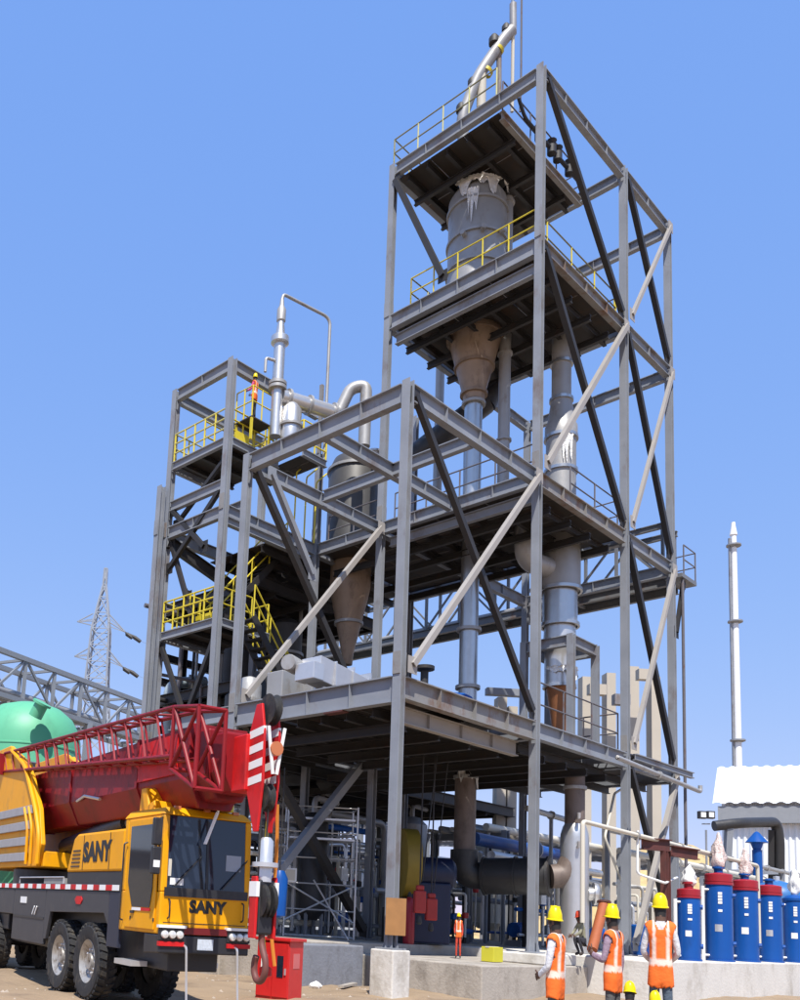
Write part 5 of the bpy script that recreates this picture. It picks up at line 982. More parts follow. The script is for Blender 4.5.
# ------------------------------------------------------------------ rear platforms that darken the inside of the frame
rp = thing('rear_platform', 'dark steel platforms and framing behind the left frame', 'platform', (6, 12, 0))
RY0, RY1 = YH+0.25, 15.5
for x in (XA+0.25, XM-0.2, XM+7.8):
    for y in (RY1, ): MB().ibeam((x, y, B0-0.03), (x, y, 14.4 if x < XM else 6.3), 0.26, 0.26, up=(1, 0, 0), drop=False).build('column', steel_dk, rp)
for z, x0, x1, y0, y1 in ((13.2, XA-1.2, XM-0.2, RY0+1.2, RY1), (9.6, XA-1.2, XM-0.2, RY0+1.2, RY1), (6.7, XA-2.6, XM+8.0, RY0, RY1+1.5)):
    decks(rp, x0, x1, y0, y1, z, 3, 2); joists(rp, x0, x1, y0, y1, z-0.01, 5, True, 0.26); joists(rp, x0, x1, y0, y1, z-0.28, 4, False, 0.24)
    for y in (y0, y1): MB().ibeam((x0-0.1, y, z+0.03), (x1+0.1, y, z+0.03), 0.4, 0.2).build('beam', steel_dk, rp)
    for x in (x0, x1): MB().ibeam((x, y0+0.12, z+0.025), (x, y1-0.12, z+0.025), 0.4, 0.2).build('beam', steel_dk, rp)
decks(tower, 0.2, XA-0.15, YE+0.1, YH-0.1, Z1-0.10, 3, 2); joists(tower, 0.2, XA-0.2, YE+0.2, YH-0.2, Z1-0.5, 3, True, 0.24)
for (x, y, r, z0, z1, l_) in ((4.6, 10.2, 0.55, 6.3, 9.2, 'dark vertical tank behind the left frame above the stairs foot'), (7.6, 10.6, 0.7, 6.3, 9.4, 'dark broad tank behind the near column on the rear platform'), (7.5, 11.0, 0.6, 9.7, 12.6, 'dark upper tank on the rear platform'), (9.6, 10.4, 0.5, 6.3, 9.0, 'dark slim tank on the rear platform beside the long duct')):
    t_ = thing('rear_tank', l_, 'tank', (x, y, z0)); MB().lathe((x, y, 0), [(r*0.6, z0), (r, z0+0.25), (r, z1-0.3), (r*0.6, z1-0.08), (0.1, z1)], 24).build('shell', mat('dark tank', (0.07, 0.07, 0.072), 0.6, 0, 0.3, 2), t_, True)  # even dark shell tone with random variation
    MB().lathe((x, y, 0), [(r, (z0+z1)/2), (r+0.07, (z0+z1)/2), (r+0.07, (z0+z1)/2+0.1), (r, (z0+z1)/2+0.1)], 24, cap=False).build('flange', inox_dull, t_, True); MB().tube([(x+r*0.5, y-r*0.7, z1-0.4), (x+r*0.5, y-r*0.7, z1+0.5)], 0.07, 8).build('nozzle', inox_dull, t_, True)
# ------------------------------------------------------------------ ground-level plant under and behind the tower
random.seed(11)
rack = thing('pipe_rack', 'long low pipe rack with many pale pipes behind the tower', 'pipe rack', (0, 20, 0))
for x in range(-2, 52, 6):
    for y in (19.0, 22.5): MB().ibeam((x, y, 0), (x, y, 6.9), 0.26, 0.26, up=(1, 0, 0), drop=False).build('column', steel, rack)
    for z in (3.6, 5.2, 6.8): MB().ibeam((x, 19.1, z), (x, 22.4, z), 0.3, 0.18).build('cross_beam', steel, rack)
for z in (3.6, 5.2, 6.8):
    for i in range(7):
        r = random.choice((0.07, 0.1, 0.14, 0.18)); y = 19.3+i*0.47
        MB().tube([(-3, y, z+r), (51, y, z+r)], r, 10).build('pipe', random.choice((inox_dull, cream, steel, inox_pipe, bluep if i == 3 else silver)), rack, True)
    for y in (18.85, 22.65): MB().ibeam((-3, y, z+0.1), (51, y, z+0.1), 0.26, 0.14).build('side_beam', steel, rack)
MB().box(-3, 51, 18.5, 18.7, 4.2, 4.55).build('cable_tray', steel_dk, rack)
ct = thing('cream_tank', 'cream horizontal storage tank with a yellow band behind the near column', 'tank', (13.0, 27, 0))
tx, ty = 15.5, 27.5
MB().lathe((tx-4, ty, 4.6), [(0.05, -0.8), (1.3, -0.6), (1.9, 0), (2.0, 0.3), (2.0, 8.0), (1.9, 8.3), (1.3, 8.9), (0.05, 9.1)], 40, (1, 0, 0)).build('shell', cream, ct, True)
MB().box(tx-3.9, tx+3.9, ty-2.1, ty-1.96, 5.25, 5.7).build('yellow_band', yellow, ct)
for dx in (-2.5, 2.5): MB().box(tx+dx-0.2, tx+dx+0.2, ty-1.4, ty+1.4, 0, 3.4).build('saddle', concrete, ct)
def skid(x, y, l_, k):
    t_ = thing('pump_skid', l_, 'pump', (x, y, B0-0.036)); z = B0-0.036; random.seed(100+k)
    MB().box(x-0.7, x+0.7, y-0.35, y+0.35, z, z+0.2).build('base_frame', steel, t_)
    MB().lathe((x-0.5, y, z+0.55), [(0.05, -0.1), (0.25, -0.08), (0.27, 0.45), (0.2, 0.5), (0.12, 0.55)], 16, (1, 0, 0)).build('motor', random.choice((bluep, bluedk, inox_dull)), t_, True)
    MB().lathe((x+0.35, y, z+0.55), [(0.12, -0.2), (0.3, -0.15), (0.32, 0.1), (0.12, 0.2)], 16, (1, 0, 0)).build('pump_body', inox_dull, t_, True)
    MB().tube(fillet([(x+0.45, y, z+0.7), (x+0.45, y, z+1.9+random.random()), (x+1.2, y+0.3, z+1.9), (x+1.2, y+1.4, z+1.9)], 0.2), 0.07, 8).build('discharge_pipe', random.choice((inox_pipe, cream)), t_, True)
    MB().lathe((x+0.45, y, z+1.3), [(0.07, -0.12), (0.16, -0.12), (0.16, 0.12), (0.07, 0.12)], 12).build('valve', rusty if k % 2 else bluep, t_, True)
for k, (x, y, l_) in enumerate(((9.0, 8.5, 'small pump skid on the slab seen behind the black duct'), (11.0, 6.2, 'pump skid on the slab seen below the black duct'), (12.8, 4.2, 'pump skid on the slab right of the polished vessel'), (15.5, 4.4, 'pump skid on the slab near the right corner column'),
                             (18.2, 4.0, 'pump skid on the slab behind the first blue cylinder'), (6.0, 8.6, 'pump skid on the slab behind the chain hoists'), (3.6, 8.0, 'pump skid on the slab behind the scaffold'))): skid(x, y, l_, k)
for k, (x, y, r, h, m_, l_) in enumerate(((4.3, 6.3, 0.45, 3.2, ductblk, 'black vertical drum behind the scaffold'), (2.9, 9.4, 0.5, 2.6, inox_dull, 'grey drum on the slab behind the crane head'), (8.2, 11.5, 0.8, 4.0, inox_dull, 'grey drum far behind the fan'), (13.6, 9.5, 0.6, 4.2, inox_dull, 'grey drum behind the polished vessel'),
                                          (17.5, 8.5, 0.7, 3.6, cream, 'cream drum behind the right corner column'), (11.6, 12.5, 0.7, 4.6, steel_dk, 'dark drum between the fan and the tall corner column'))):
    t_ = thing('process_drum', l_, 'drum', (x, y, B0-0.036)); z = B0-0.036
    MB().lathe((x, y, z+0.5), [(r*0.5, 0), (r, 0.25), (r, h-0.3), (r*0.5, h), (0.05, h+0.05)], 22).build('shell', m_, t_, True)
    for a in range(4): MB().bar((x+r*0.8*math.cos(a*1.57+0.4), y+r*0.8*math.sin(a*1.57+0.4), z), (x+r*0.8*math.cos(a*1.57+0.4), y+r*0.8*math.sin(a*1.57+0.4), z+0.95), 0.08, 0.08).build('leg', steel, t_)
    MB().tube(fillet([(x, y, z+h+0.4), (x, y, z+h+1.0), (x+1.5, y+0.4, z+h+1.0)], 0.25), 0.09, 8).build('outlet_pipe', inox_dull, t_, True)
# loose pipework at the foot of the tower, each run its own thing
runs = [([(12.2, 2.6, B0), (12.2, 2.6, 3.4), (16.8, 3.4, 3.4), (16.8, 3.4, B0)], 0.08, cream, 'cream pipe loop at the foot of the right tower bay'),
        ([(11.6, 3.4, 5.6), (15.8, 3.9, 5.6), (15.8, 3.9, 2.0)], 0.1, inox_dull, 'grey pipe loop under the right tower bay'),
        ([(12.4, 5.9, 4.7), (22.0, 6.6, 4.7)], 0.24, bluep, 'blue grey fat pipe crossing behind the right tower bay'),
        ([(12.4, 5.2, 4.1), (22.0, 5.9, 4.1)], 0.16, inox_pipe, 'bright pipe crossing below the blue fat pipe'),
        ([(5.0, 9.2, 5.3), (12.0, 9.6, 5.3), (12.0, 9.6, B0)], 0.12, inox_dull, 'grey pipe run under the first deck behind the fan'),
        ([(5.0, 9.6, 4.4), (13.0, 10.0, 4.4)], 0.1, silver, 'silver pipe run under the first deck behind the fan'),
        ([(8.9, 6.9, B0), (8.9, 6.9, 2.6), (7.6, 7.2, 2.6), (7.6, 7.2, B0)], 0.09, silver, 'silver pipe hoop on the slab under the black duct'),
        ([(10.5, 5.4, 2.2), (7.0, 5.4, 2.2), (7.0, 5.4, B0)], 0.07, silver, 'low silver pipe between the fan and corner column'),
        ([(9.2, -1.35, 4.5), (9.15, -1.35, 3.3), (10.0, -1.75, 3.1), (12.2, -1.2, 3.4)], 0.035, white, 'thin white hose sagging beside the polished vessel'),
        ([(13.0, 0.8, 6.3), (12.0, 0.6, 6.0), (10.9, 0.4, 4.5), (11.8, 0.2, 3.0)], 0.04, cream, 'cream hose curving down from the first deck'),
        ([(14.2, -1.2, 1.0), (14.2, -1.2, 3.0), (22.0, -0.6, 3.0)], 0.07, steel, 'grey pipe behind the blue cylinders')]
for pts, r, m_, l_ in runs:
    t_ = thing('pipe_run', l_, 'pipe', pts[0]); MB().tube(fillet(pts, r*3.5), r, 10).build('pipe', m_, t_, True)
    for p, q in zip(pts, pts[1:]):
        p, q = Vector(p), Vector(q)
        if (q-p).length > 1.0 and r > 0.05: MB().lathe(p.lerp(q, 0.5), [(r, -0.04), (r*1.6, -0.04), (r*1.6, 0.04), (r, 0.04)], 10, q-p, cap=False).build('flange', inox_dull, t_, True)
    if pts[0][2] > 1.5 and pts[-1][2] > 1.5 and r > 0.05:
        for f_ in (0.1, 0.5, 0.9):
            p = Vector(pts[0]).lerp(Vector(pts[1]), f_); MB().bar((p.x, p.y, B0-0.036), (p.x, p.y, p.z-r), 0.1, 0.1).build('support', steel, t_)
og = thing('leaning_pipe', 'rust orange pipe length leaning behind the middle worker', 'pipe', (9.7, -1.9, B0))
MB().tube([on(592, 950, 'y', -1.2), on(604, 903, 'y', -1.0)], 0.13, 14).build('pipe', mat('rust orange', (0.34, 0.09, 0.03), 0.7, 0, 0.2, 5), og, True); MB().lathe(on(604, 903, 'y', -1.0), [(0.1, 0), (0.18, 0), (0.18, 0.05), (0.1, 0.05)], 14, (0.2, 0.1, 1)).build('flange', rusty, og, True)
bb = thing('blue_drum', 'blue plastic drum behind the right tower bay', 'drum', (13.4, 0.8, B0)); q_ = on(640, 945, 'y', 0.4)
MB().lathe((q_.x, q_.y, B0-0.036), [(0.27, 0), (0.29, 0.05), (0.29, 0.9), (0.24, 0.95), (0.03, 0.96)], 20).build('body', bluep, bb, True); MB().lathe((q_.x, q_.y, B0-0.036), [(0.29, 0.3), (0.31, 0.32), (0.31, 0.36), (0.29, 0.38)], 20, cap=False).build('hoop', bluep, bb, True)
bd2 = thing('blue_reel', 'blue drum hoist motor hanging beside the hook block', 'motor', (0.1, 6.3, 2.2)); q_ = at(279, 890, 24)
MB().lathe(q_, [(0.1, -0.7), (0.2, -0.65), (0.22, 0.3), (0.12, 0.5)], 14).build('body', bluep, bd2, True); MB().tube([q_+Vector((0, 0, 0.4)), q_+Vector((0, 0, 3.2))], 0.02, 6).build('cable', steel_dk, bd2, True)
eb = thing('junction_box', 'pale junction box fixed to the rear left column', 'box', at(289, 875, 27)); q_ = at(290, 875, 26.5); MB().obox(q_, (0.14, -0.12, 0), (0.05, 0.06, 0), (0, 0, 0.2)).build('case', white, eb, bevel=0.01); MB().obox(q_+Vector((-0.04, -0.05, 0)), (0.1, -0.09, 0), (0.02, 0.022, 0), (0, 0, 0.15)).build('door', cream, eb)
lp = thing('lamp_post', 'twin floodlights on a far thin pole beyond the pipes', 'lamp', (0, 0, 0)); b_ = at(706, 830, 75)
MB().tube([(b_.x, b_.y, 0), (b_.x, b_.y, b_.z)], 0.08, 8).build('pole', steel, lp, True)
for px_ in (702, 710): c = at(px_, 815, 75); MB().obox(c, RTH*0.3, FWH*0.2, (0, 0, 0.3)).build('floodlight', steel_dk, lp); MB().obox(c-FWH*0.22, RTH*0.2, FWH*0.02, (0, 0, 0.2)).build('lens', white, lp)
c0, c1 = at(702, 824, 75), at(710, 824, 75); MB().bar(c0, c1, 0.1, 0.1).build('crossarm', steel, lp)
# dark looped duct over the pipes at right
ld = thing('loop_duct', 'black looped duct frame in front of the white shed', 'duct', (30, -4, 0)); dd = 46.0
pts = [at(714, 826, dd), at(740, 823, dd), at(776, 822, dd+2), at(779, 840, dd+2), at(779, 884, dd+2)]
MB().tube(fillet(pts, 0.8), 0.26, 14).build('duct', ductblk, ld, True)
b_ = at(726, 880, dd); t2 = at(729, 826, dd)
MB().bar(b_, t2, 0.3, 0.3).build('leg', steel, ld); MB().bar(at(729, 872, dd), at(779, 872, dd+2), 0.2, 0.25).build('rail', steel, ld); MB().bar(at(771, 830, dd+2), at(771, 884, dd+2), 0.25, 0.25).build('leg', steel_dk, ld)
gp = Vector((b_.x, b_.y, 0)); MB().bar(gp, b_, 0.3, 0.3).build('trestle', steel, ld); e_ = at(779, 884, dd+2); MB().bar((e_.x, e_.y, 0), e_, 0.3, 0.3).build('trestle', steel, ld)
bl = thing('blue_lamp', 'small blue lantern post standing behind the blue cylinders', 'lantern', (0, 0, 0)); q_ = at(757, 850, 40)
MB().tube([(q_.x, q_.y, 0), q_], 0.2, 10).build('post', bluep, bl, True); MB().lathe(q_, [(0.15, 0), (0.25, 0.3), (0.45, 0.32), (0.1, 0.75), (0.02, 0.8)], 14).build('hood', bluep, bl, True)
bv = thing('blue_vessel', 'rounded blue vessel end rising behind the right blue cylinders', 'vessel', (0, 0, 0)); q_ = at(777, 905, 36)
MB().lathe((q_.x, q_.y, B0-0.05), [(0.9, 0), (0.9, q_.z-B0+0.4), (0.85, q_.z-B0+0.6), (0.6, q_.z-B0+0.85), (0.1, q_.z-B0+1.0)], 26).build('shell', mat('faded blue paint', (0.03, 0.14, 0.36), 0.45), bv, True); MB().lathe((q_.x, q_.y, q_.z+0.9), [(0.12, 0), (0.12, 0.2), (0.02, 0.22)], 10).build('cap', silver, bv, True)
# ------------------------------------------------------------------ white shed and chimney
shed = thing('white_shed', 'white corrugated sheet shed with a pale roof at the right edge', 'shed', at(760, 860, 62))
sa = at(723, 800, 62); sa.z = 0
ex = (RTH*0.86-FWH*0.51).normalized(); ey = Vector((-ex.y, ex.x, 0)); 
if ey.dot(FWH) < 0: ey = -ey
ze = at(723, 802, 62).z; zr = ze+3.6; n_ = 60
cw = mat('white sheet cladding', (0.74, 0.76, 0.79), 0.55, 0, 0.05, 0.6)
def corr(p0, d, length, z0, z1, nrm, name, m, par, pitch=0.36, amp=0.09):
    vs = []; k = int(length/pitch)*4
    for i in range(k+1):
        s = length*i/k; o = nrm*(amp*(0, 1, 1, 0)[i % 4]); vs += [p0+d*s+o+Vector((0, 0, z0)), p0+d*s+o+Vector((0, 0, z1(s) if callable(z1) else z1))]
    return MB().add(vs, [(2*i, 2*i+2, 2*i+3, 2*i+1) for i in range(k)]).build(name, m, par)
corr(sa, ex, 26, 0, ze, -ey, 'front_wall', cw, shed); corr(sa, ey, 16, 0, lambda s: ze+2.6*(1-abs(s-8)/8), -ex, 'gable_wall', cw, shed)
def roofsl(o, d, L_, run, name):
    vs = []; k = 150
    for i in range(k+1):
        s = -0.6+(L_+1.2)*i/k; zb = 0.10*(0, 1, 1, 0)[i % 4]; vs += [o+d*s-ey*0.7+Vector((0, 0, ze-0.2+zb)), o+d*s+run+Vector((0, 0, zr+zb))]
    return MB().add(vs, [(2*i, 2*i+2, 2*i+3, 2*i+1) for i in range(k)]).build(name, mat('pale roof sheet', (0.80, 0.80, 0.80), 0.5, 0, 0.04, 0.5), shed)
roofsl(sa, ex, 26, ey*8, 'roof'); 
MB().obox(sa+ex*13-ey*0.35+Vector((0, 0, ze-0.9)), ex*13.3, ey*0.2, (0, 0, 0.55)).build('gutter_fascia', mat('grey fascia', (0.25, 0.26, 0.28), 0.6), shed)
rv_ = sa+ex*8+ey*8+Vector((0, 0, zr)); 
for dx in (0, 2.0, 4.0, 6.0):
    for dy in (-0.8, 0.8): MB().bar(rv_+ex*dx+ey*dy-Vector((0, 0, 0.3)), rv_+ex*dx+ey*dy+Vector((0, 0, 2.2)), 0.14, 0.14).build('roof_frame_post', steel, shed)
for dy in (-0.8, 0.8): MB().bar(rv_+ex*-0.2+ey*dy+Vector((0, 0, 2.2)), rv_+ex*6.4+ey*dy+Vector((0, 0, 2.2)), 0.2, 0.3).build('roof_frame_rail', steel, shed)
ch = thing('chimney', 'tall thin white chimney with platform rings beyond the shed', 'chimney', (0, 0, 0)); q0 = at(739, 800, 95); q0.z = 0; zt = at(734, 507, 95).z
chm = mat('white chimney paint', (0.78, 0.78, 0.78), 0.5, 0, 0.04, 0.4)
MB().lathe(q0, [(0.40, 0), (0.37, zt*0.35), (0.32, zt*0.7), (0.28, zt-1.2)], 20).build('shaft', chm, ch, True); MB().lathe(q0, [(0.28, zt-1.2), (0.38, zt-1.1), (0.22, zt-0.1), (0.2, zt+0.3)], 18).build('tip', chm, ch, True)
for f_ in (0.985-0.04, 0.76, 0.48, 0.155):
    MB().lathe(q0, [(0.3, zt*f_), (0.72, zt*f_+0.15), (0.72, zt*f_+0.3), (0.3, zt*f_+0.3)], 20, cap=False).build('platform_ring', steel, ch, True)
MB().bar(q0-RTH*0.52, q0-RTH*0.46+Vector((0, 0, zt-1.5)), 0.22, 0.15).build('ladder', steel, ch)
# ------------------------------------------------------------------ far stockpile, concrete portals
def hill(name, c, rx, ry, h, m, seed, label, cat, n=40):
    random.seed(seed); vs = []; ph = [random.random()*6 for _ in range(6)]
    for j in range(n+1):
        for i in range(n+1):
            u, v = i/n*2-1, j/n*2-1; d = math.sqrt(u*u+v*v); k = max(0, 1-d); k = k*k*(3-2*k)
            z = h*k*(0.85+0.2*math.sin(u*7+ph[0])*math.sin(v*6+ph[1]))+0.25*h*k*math.sin(u*17+ph[2])*math.sin(v*19+ph[3])*0.3
            p = c+RTH*u*rx+FWH*v*ry; vs.append((p.x, p.y, max(-0.3, z-0.05)))
    return MB().add(vs, [(j*(n+1)+i, j*(n+1)+i+1, (j+1)*(n+1)+i+1, (j+1)*(n+1)+i) for j in range(n) for i in range(n)]).build(name, m, None, True, label=label, cat=cat, loc=(c.x, c.y, 0))
q_ = at(655, 900, 85); q_.z = 0
hill('earth_mound', q_, 26, 14, 10.2, mat('pale dry earth', (0.50, 0.36, 0.17), 0.95, 0, 0.2, 0.8, (0.3, 0.21, 0.11), (0.5, 0.7), bump=0.8, bscale=1.5), 5, 'pale yellow earth mound beyond the pipe racks at right', 'mound')
pc = thing('concrete_portal', 'beige concrete portal columns rising behind the right side of the tower', 'portal frame', (0, 0, 0))
bei = mat('beige precast concrete', (0.47, 0.42, 0.35), 0.9, 0, 0.1, 0.8)
dd = 44.0
for px_, top in ((584, 668), (609, 664), (633, 657), (655, 668)):
    b0 = at(px_, 930, dd); t0 = at(px_, top, dd); MB().obox(((b0.x), b0.y, t0.z/2), RTH*0.22, FWH*0.3, (0, 0, t0.z/2)).build('column', bei, pc)
for (a, b, y) in ((584, 609, 690), (633, 655, 675), (609, 633, 700)):
    p, q = at(a, y, dd), at(b, y, dd); p.z = q.z = (p.z+q.z)/2; MB().bar(p+RTH*0.2, q-RTH*0.2, 0.4, 0.5).build('beam', bei if y < 695 else steel, pc)
pc2 = thing('concrete_trestle', 'short beige concrete trestle behind the long duct', 'trestle', (0, 0, 0))
for px_, top in ((497, 690), (508, 700)):
    b0 = at(px_, 930, 40); t0 = at(px_, top, 40); MB().obox((b0.x, b0.y, t0.z/2), RTH*0.2, FWH*0.3, (0, 0, t0.z/2)).build('column', bei, pc2)
p, q = at(486, 694, 40), at(530, 694, 40); p.z = q.z; MB().bar(p, q, 0.35, 0.3).build('beam', steel, pc2)
# second rack to the right
rk = thing('pipe_gantry', 'grey steel pipe gantry behind the blue cylinders', 'gantry', (30, 9, 0))
for x in range(18, 60, 6):
    for y in (8.0, 11.5): MB().ibeam((x, y, 0), (x, y, 5.6), 0.24, 0.24, up=(1, 0, 0), drop=False).build('column', steel, rk)
    for z in (3.2, 5.5): MB().ibeam((x, 7.8, z), (x, 11.7, z), 0.28, 0.16).build('cross_beam', steel, rk)
for z in (3.2, 5.5):
    for i in range(6): r = (0.16, 0.08, 0.2, 0.1, 0.13, 0.07)[i]; MB().tube([(17, 8.3+i*0.55, z+r), (62, 8.3+i*0.55, z+r)], r, 10).build('pipe', (cream, inox_dull, steel, silver, inox_dull, cream)[i], rk, True)
# ------------------------------------------------------------------ left: green tank, truss bridge, pylon
gt = thing('green_tank', 'mint green domed storage tank behind the crane boom', 'tank', (0, 0, 0)); q_ = at(14, 900, 42); r_ = 2.45; zt = at(14, 696, 42).z
MB().lathe((q_.x, q_.y, 0), [(r_, 0), (r_, zt-2.3), (r_*0.985, zt-1.75), (r_*0.93, zt-1.25), (r_*0.8, zt-0.72), (r_*0.58, zt-0.3), (r_*0.3, zt-0.08), (0.05, zt)], 56).build('shell', greent, gt, True)
mh = at(40, 703, 40.3); MB().lathe(mh-Vector((0, 0, 0.25)), [(0.3, -0.4), (0.3, 0.2), (0.42, 0.2), (0.42, 0.3), (0.1, 0.34)], 20, (0.2, -0.5, 1)).build('manhole', greent, gt, True)
MB().lathe((q_.x, q_.y, 0), [(r_, zt-2.32), (r_+0.03, zt-2.3), (r_+0.03, zt-2.24), (r_, zt-2.22)], 56, cap=False).build('weld_band', greent, gt, True)
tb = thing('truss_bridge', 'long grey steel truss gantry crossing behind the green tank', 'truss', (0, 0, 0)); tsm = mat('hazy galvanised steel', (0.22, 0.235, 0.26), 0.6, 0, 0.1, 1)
A0, A1 = at(-40, 650, 46), at(172, 703, 62); zt_ = (A0.z+A1.z)/2; A0.z = A1.z = 0
dirt_ = (A1-A0); L_ = dirt_.length; dirt_.normalize(); sdv = Vector((-dirt_.y, dirt_.x, 0))
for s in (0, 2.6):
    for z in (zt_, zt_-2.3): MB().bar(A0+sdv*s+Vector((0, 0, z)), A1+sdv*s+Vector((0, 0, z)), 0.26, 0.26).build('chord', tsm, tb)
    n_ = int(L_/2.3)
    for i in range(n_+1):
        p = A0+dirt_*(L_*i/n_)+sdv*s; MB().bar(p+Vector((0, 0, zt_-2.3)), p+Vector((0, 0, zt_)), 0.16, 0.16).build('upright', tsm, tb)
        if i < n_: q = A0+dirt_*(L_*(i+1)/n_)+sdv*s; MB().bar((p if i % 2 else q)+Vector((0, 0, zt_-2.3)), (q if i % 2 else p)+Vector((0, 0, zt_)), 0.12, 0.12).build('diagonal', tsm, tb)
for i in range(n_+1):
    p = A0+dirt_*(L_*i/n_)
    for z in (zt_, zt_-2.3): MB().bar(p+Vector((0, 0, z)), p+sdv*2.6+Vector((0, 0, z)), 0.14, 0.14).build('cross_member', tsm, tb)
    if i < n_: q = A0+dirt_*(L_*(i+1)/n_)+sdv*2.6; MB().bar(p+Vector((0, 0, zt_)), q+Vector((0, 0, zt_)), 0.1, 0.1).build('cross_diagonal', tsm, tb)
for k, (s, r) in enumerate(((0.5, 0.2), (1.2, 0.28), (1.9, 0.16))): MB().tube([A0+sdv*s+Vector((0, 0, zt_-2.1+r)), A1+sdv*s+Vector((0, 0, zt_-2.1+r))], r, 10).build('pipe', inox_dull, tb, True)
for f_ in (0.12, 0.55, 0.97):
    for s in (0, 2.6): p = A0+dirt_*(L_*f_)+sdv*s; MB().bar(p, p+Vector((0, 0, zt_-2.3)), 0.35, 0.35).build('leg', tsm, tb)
hl_ = thing('header_pipe', 'pale blue grey pipe bend rising behind the stair tower foot', 'pipe', (0, 0, 0)); MB().tube(fillet([at(168, 740, 36), at(169, 683, 36), at(205, 682, 37)], 0.6), 0.22, 12).build('pipe', mat('pale blue pipe', (0.33, 0.40, 0.44), 0.5), hl_, True)
MB().lathe(at(190, 682.5, 36.6), [(0.22, -0.05), (0.32, -0.05), (0.32, 0.05), (0.22, 0.05)], 12, RTH, cap=False).build('flange', inox_dull, hl_, True); w0 = at(168, 740, 36); MB().tube([(w0.x, w0.y, 0), w0], 0.22, 12).build('riser', MATS['pale blue pipe'], hl_, True)
# pylon
py = thing('power_pylon', 'far lattice transmission pylon with two pairs of arms', 'pylon', (0, 0, 0)); dd = 190.0; b_ = at(80, 900, dd); b_.z = 0
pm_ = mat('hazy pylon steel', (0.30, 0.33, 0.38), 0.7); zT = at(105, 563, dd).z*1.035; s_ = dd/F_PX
def hwid(z):
    t = z/zT; return (7.5*(1-t/0.66)**1.3+2.2 if t < 0.66 else (2.2-0.5*(t-0.66)/0.2 if t < 0.86 else max(0.25, 1.3-1.1*(t-0.86)/0.1)))
levs = [0, zT*0.16, zT*0.3, zT*0.42, zT*0.52, zT*0.60, zT*0.66, zT*0.71, zT*0.76, zT*0.81, zT*0.86, zT*0.91, zT*0.95, zT]
cs = [(RTH*a+FWH*b) for a, b in ((-1, -1), (1, -1), (1, 1), (-1, 1))]
for k in range(4):
    d0, d1 = cs[k], cs[(k+1) % 4]
    for za, zb in zip(levs, levs[1:]):
        wa, wb = hwid(za), hwid(zb)
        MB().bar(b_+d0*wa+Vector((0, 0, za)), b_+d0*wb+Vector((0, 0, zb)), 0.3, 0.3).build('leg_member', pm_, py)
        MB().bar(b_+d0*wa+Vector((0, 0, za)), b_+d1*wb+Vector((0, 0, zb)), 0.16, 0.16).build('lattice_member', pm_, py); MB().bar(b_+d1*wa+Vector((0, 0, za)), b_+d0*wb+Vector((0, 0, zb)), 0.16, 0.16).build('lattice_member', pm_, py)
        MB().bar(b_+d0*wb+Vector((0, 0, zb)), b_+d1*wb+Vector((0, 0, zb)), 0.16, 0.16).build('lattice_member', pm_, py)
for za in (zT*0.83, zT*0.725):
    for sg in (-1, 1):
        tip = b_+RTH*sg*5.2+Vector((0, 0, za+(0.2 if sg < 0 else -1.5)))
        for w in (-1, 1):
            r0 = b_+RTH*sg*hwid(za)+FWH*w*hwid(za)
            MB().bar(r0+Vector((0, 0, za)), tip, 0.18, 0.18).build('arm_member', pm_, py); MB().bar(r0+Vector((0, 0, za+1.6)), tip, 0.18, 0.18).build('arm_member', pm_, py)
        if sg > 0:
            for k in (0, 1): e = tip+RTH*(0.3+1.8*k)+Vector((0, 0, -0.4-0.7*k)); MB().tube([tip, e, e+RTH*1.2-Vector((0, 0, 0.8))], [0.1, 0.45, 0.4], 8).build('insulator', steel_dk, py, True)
for k, (za, sg) in enumerate(((zT*0.83, 1), (zT*0.725, 1))):
    p = b_+RTH*7.2+Vector((0, 0, za-2.6)); q = p+RTH*110+FWH*90-Vector((0, 0, 6)); MB().tube([p.lerp(q, i/12)-Vector((0, 0, 22*(i/12)*(1-i/12))) for i in range(13)], 0.035, 5).build('conductor', pm_, py, True)

# ------------------------------------------------------------------ far low buildings seen between the columns
def farhall(x0, x1, y, d, h, m, label, k):
    t_ = thing('process_hall', label, 'building', ((x0+x1)/2, y, 0))
    MB().box(x0, x1, y, y+d, 0, h).build('wall', m, t_)
    MB().prism([(-0.6, h), (d+0.6, h), (d/2, h+2.2)], (x0-0.5, y, 0), (x1+0.5, y, 0), (0, 1, 0), (0, 0, 1)).build('roof', mat('grey roof sheet', (0.38, 0.39, 0.40), 0.6), t_)
    n = int((x1-x0)/5)
    for i in range(n):
        xx = x0+(i+0.5)*(x1-x0)/n; w_ = MB().box(xx-1.3, xx+1.3, y-0.06, y-0.02, h*0.45, h*0.75).build('window', glass, t_); MB().box(xx-1.4, xx+1.4, y-0.12, y-0.07, h*0.42, h*0.45).build('sill', concrete, w_)
farhall(-8, 24, 44, 14, 6.2, cream, 'long cream hall far behind the tower legs', 0)
farhall(28, 62, 40, 14, 5.2, mat('pale blue wall', (0.42, 0.46, 0.50), 0.7), 'long pale blue hall far behind the right tower legs', 1)
farhall(-46, -12, 52, 14, 5.6, mat('dull ochre wall', (0.40, 0.34, 0.25), 0.8), 'ochre hall far behind the crane', 2)
bdk = thing('dark_duct', 'broad black sloping duct behind the cone on the second deck', 'duct', at(445, 440, 33))
MB().tube([at(408, 462, 33.2), at(440, 437, 33.0), at(486, 402, 32.8)], 0.42, 18).build('duct', ductblk, bdk, True); MB().tube([at(486, 402, 32.8), at(500, 385, 32.7)], [0.42, 0.2], 18).build('reducer', ductblk, bdk, True)

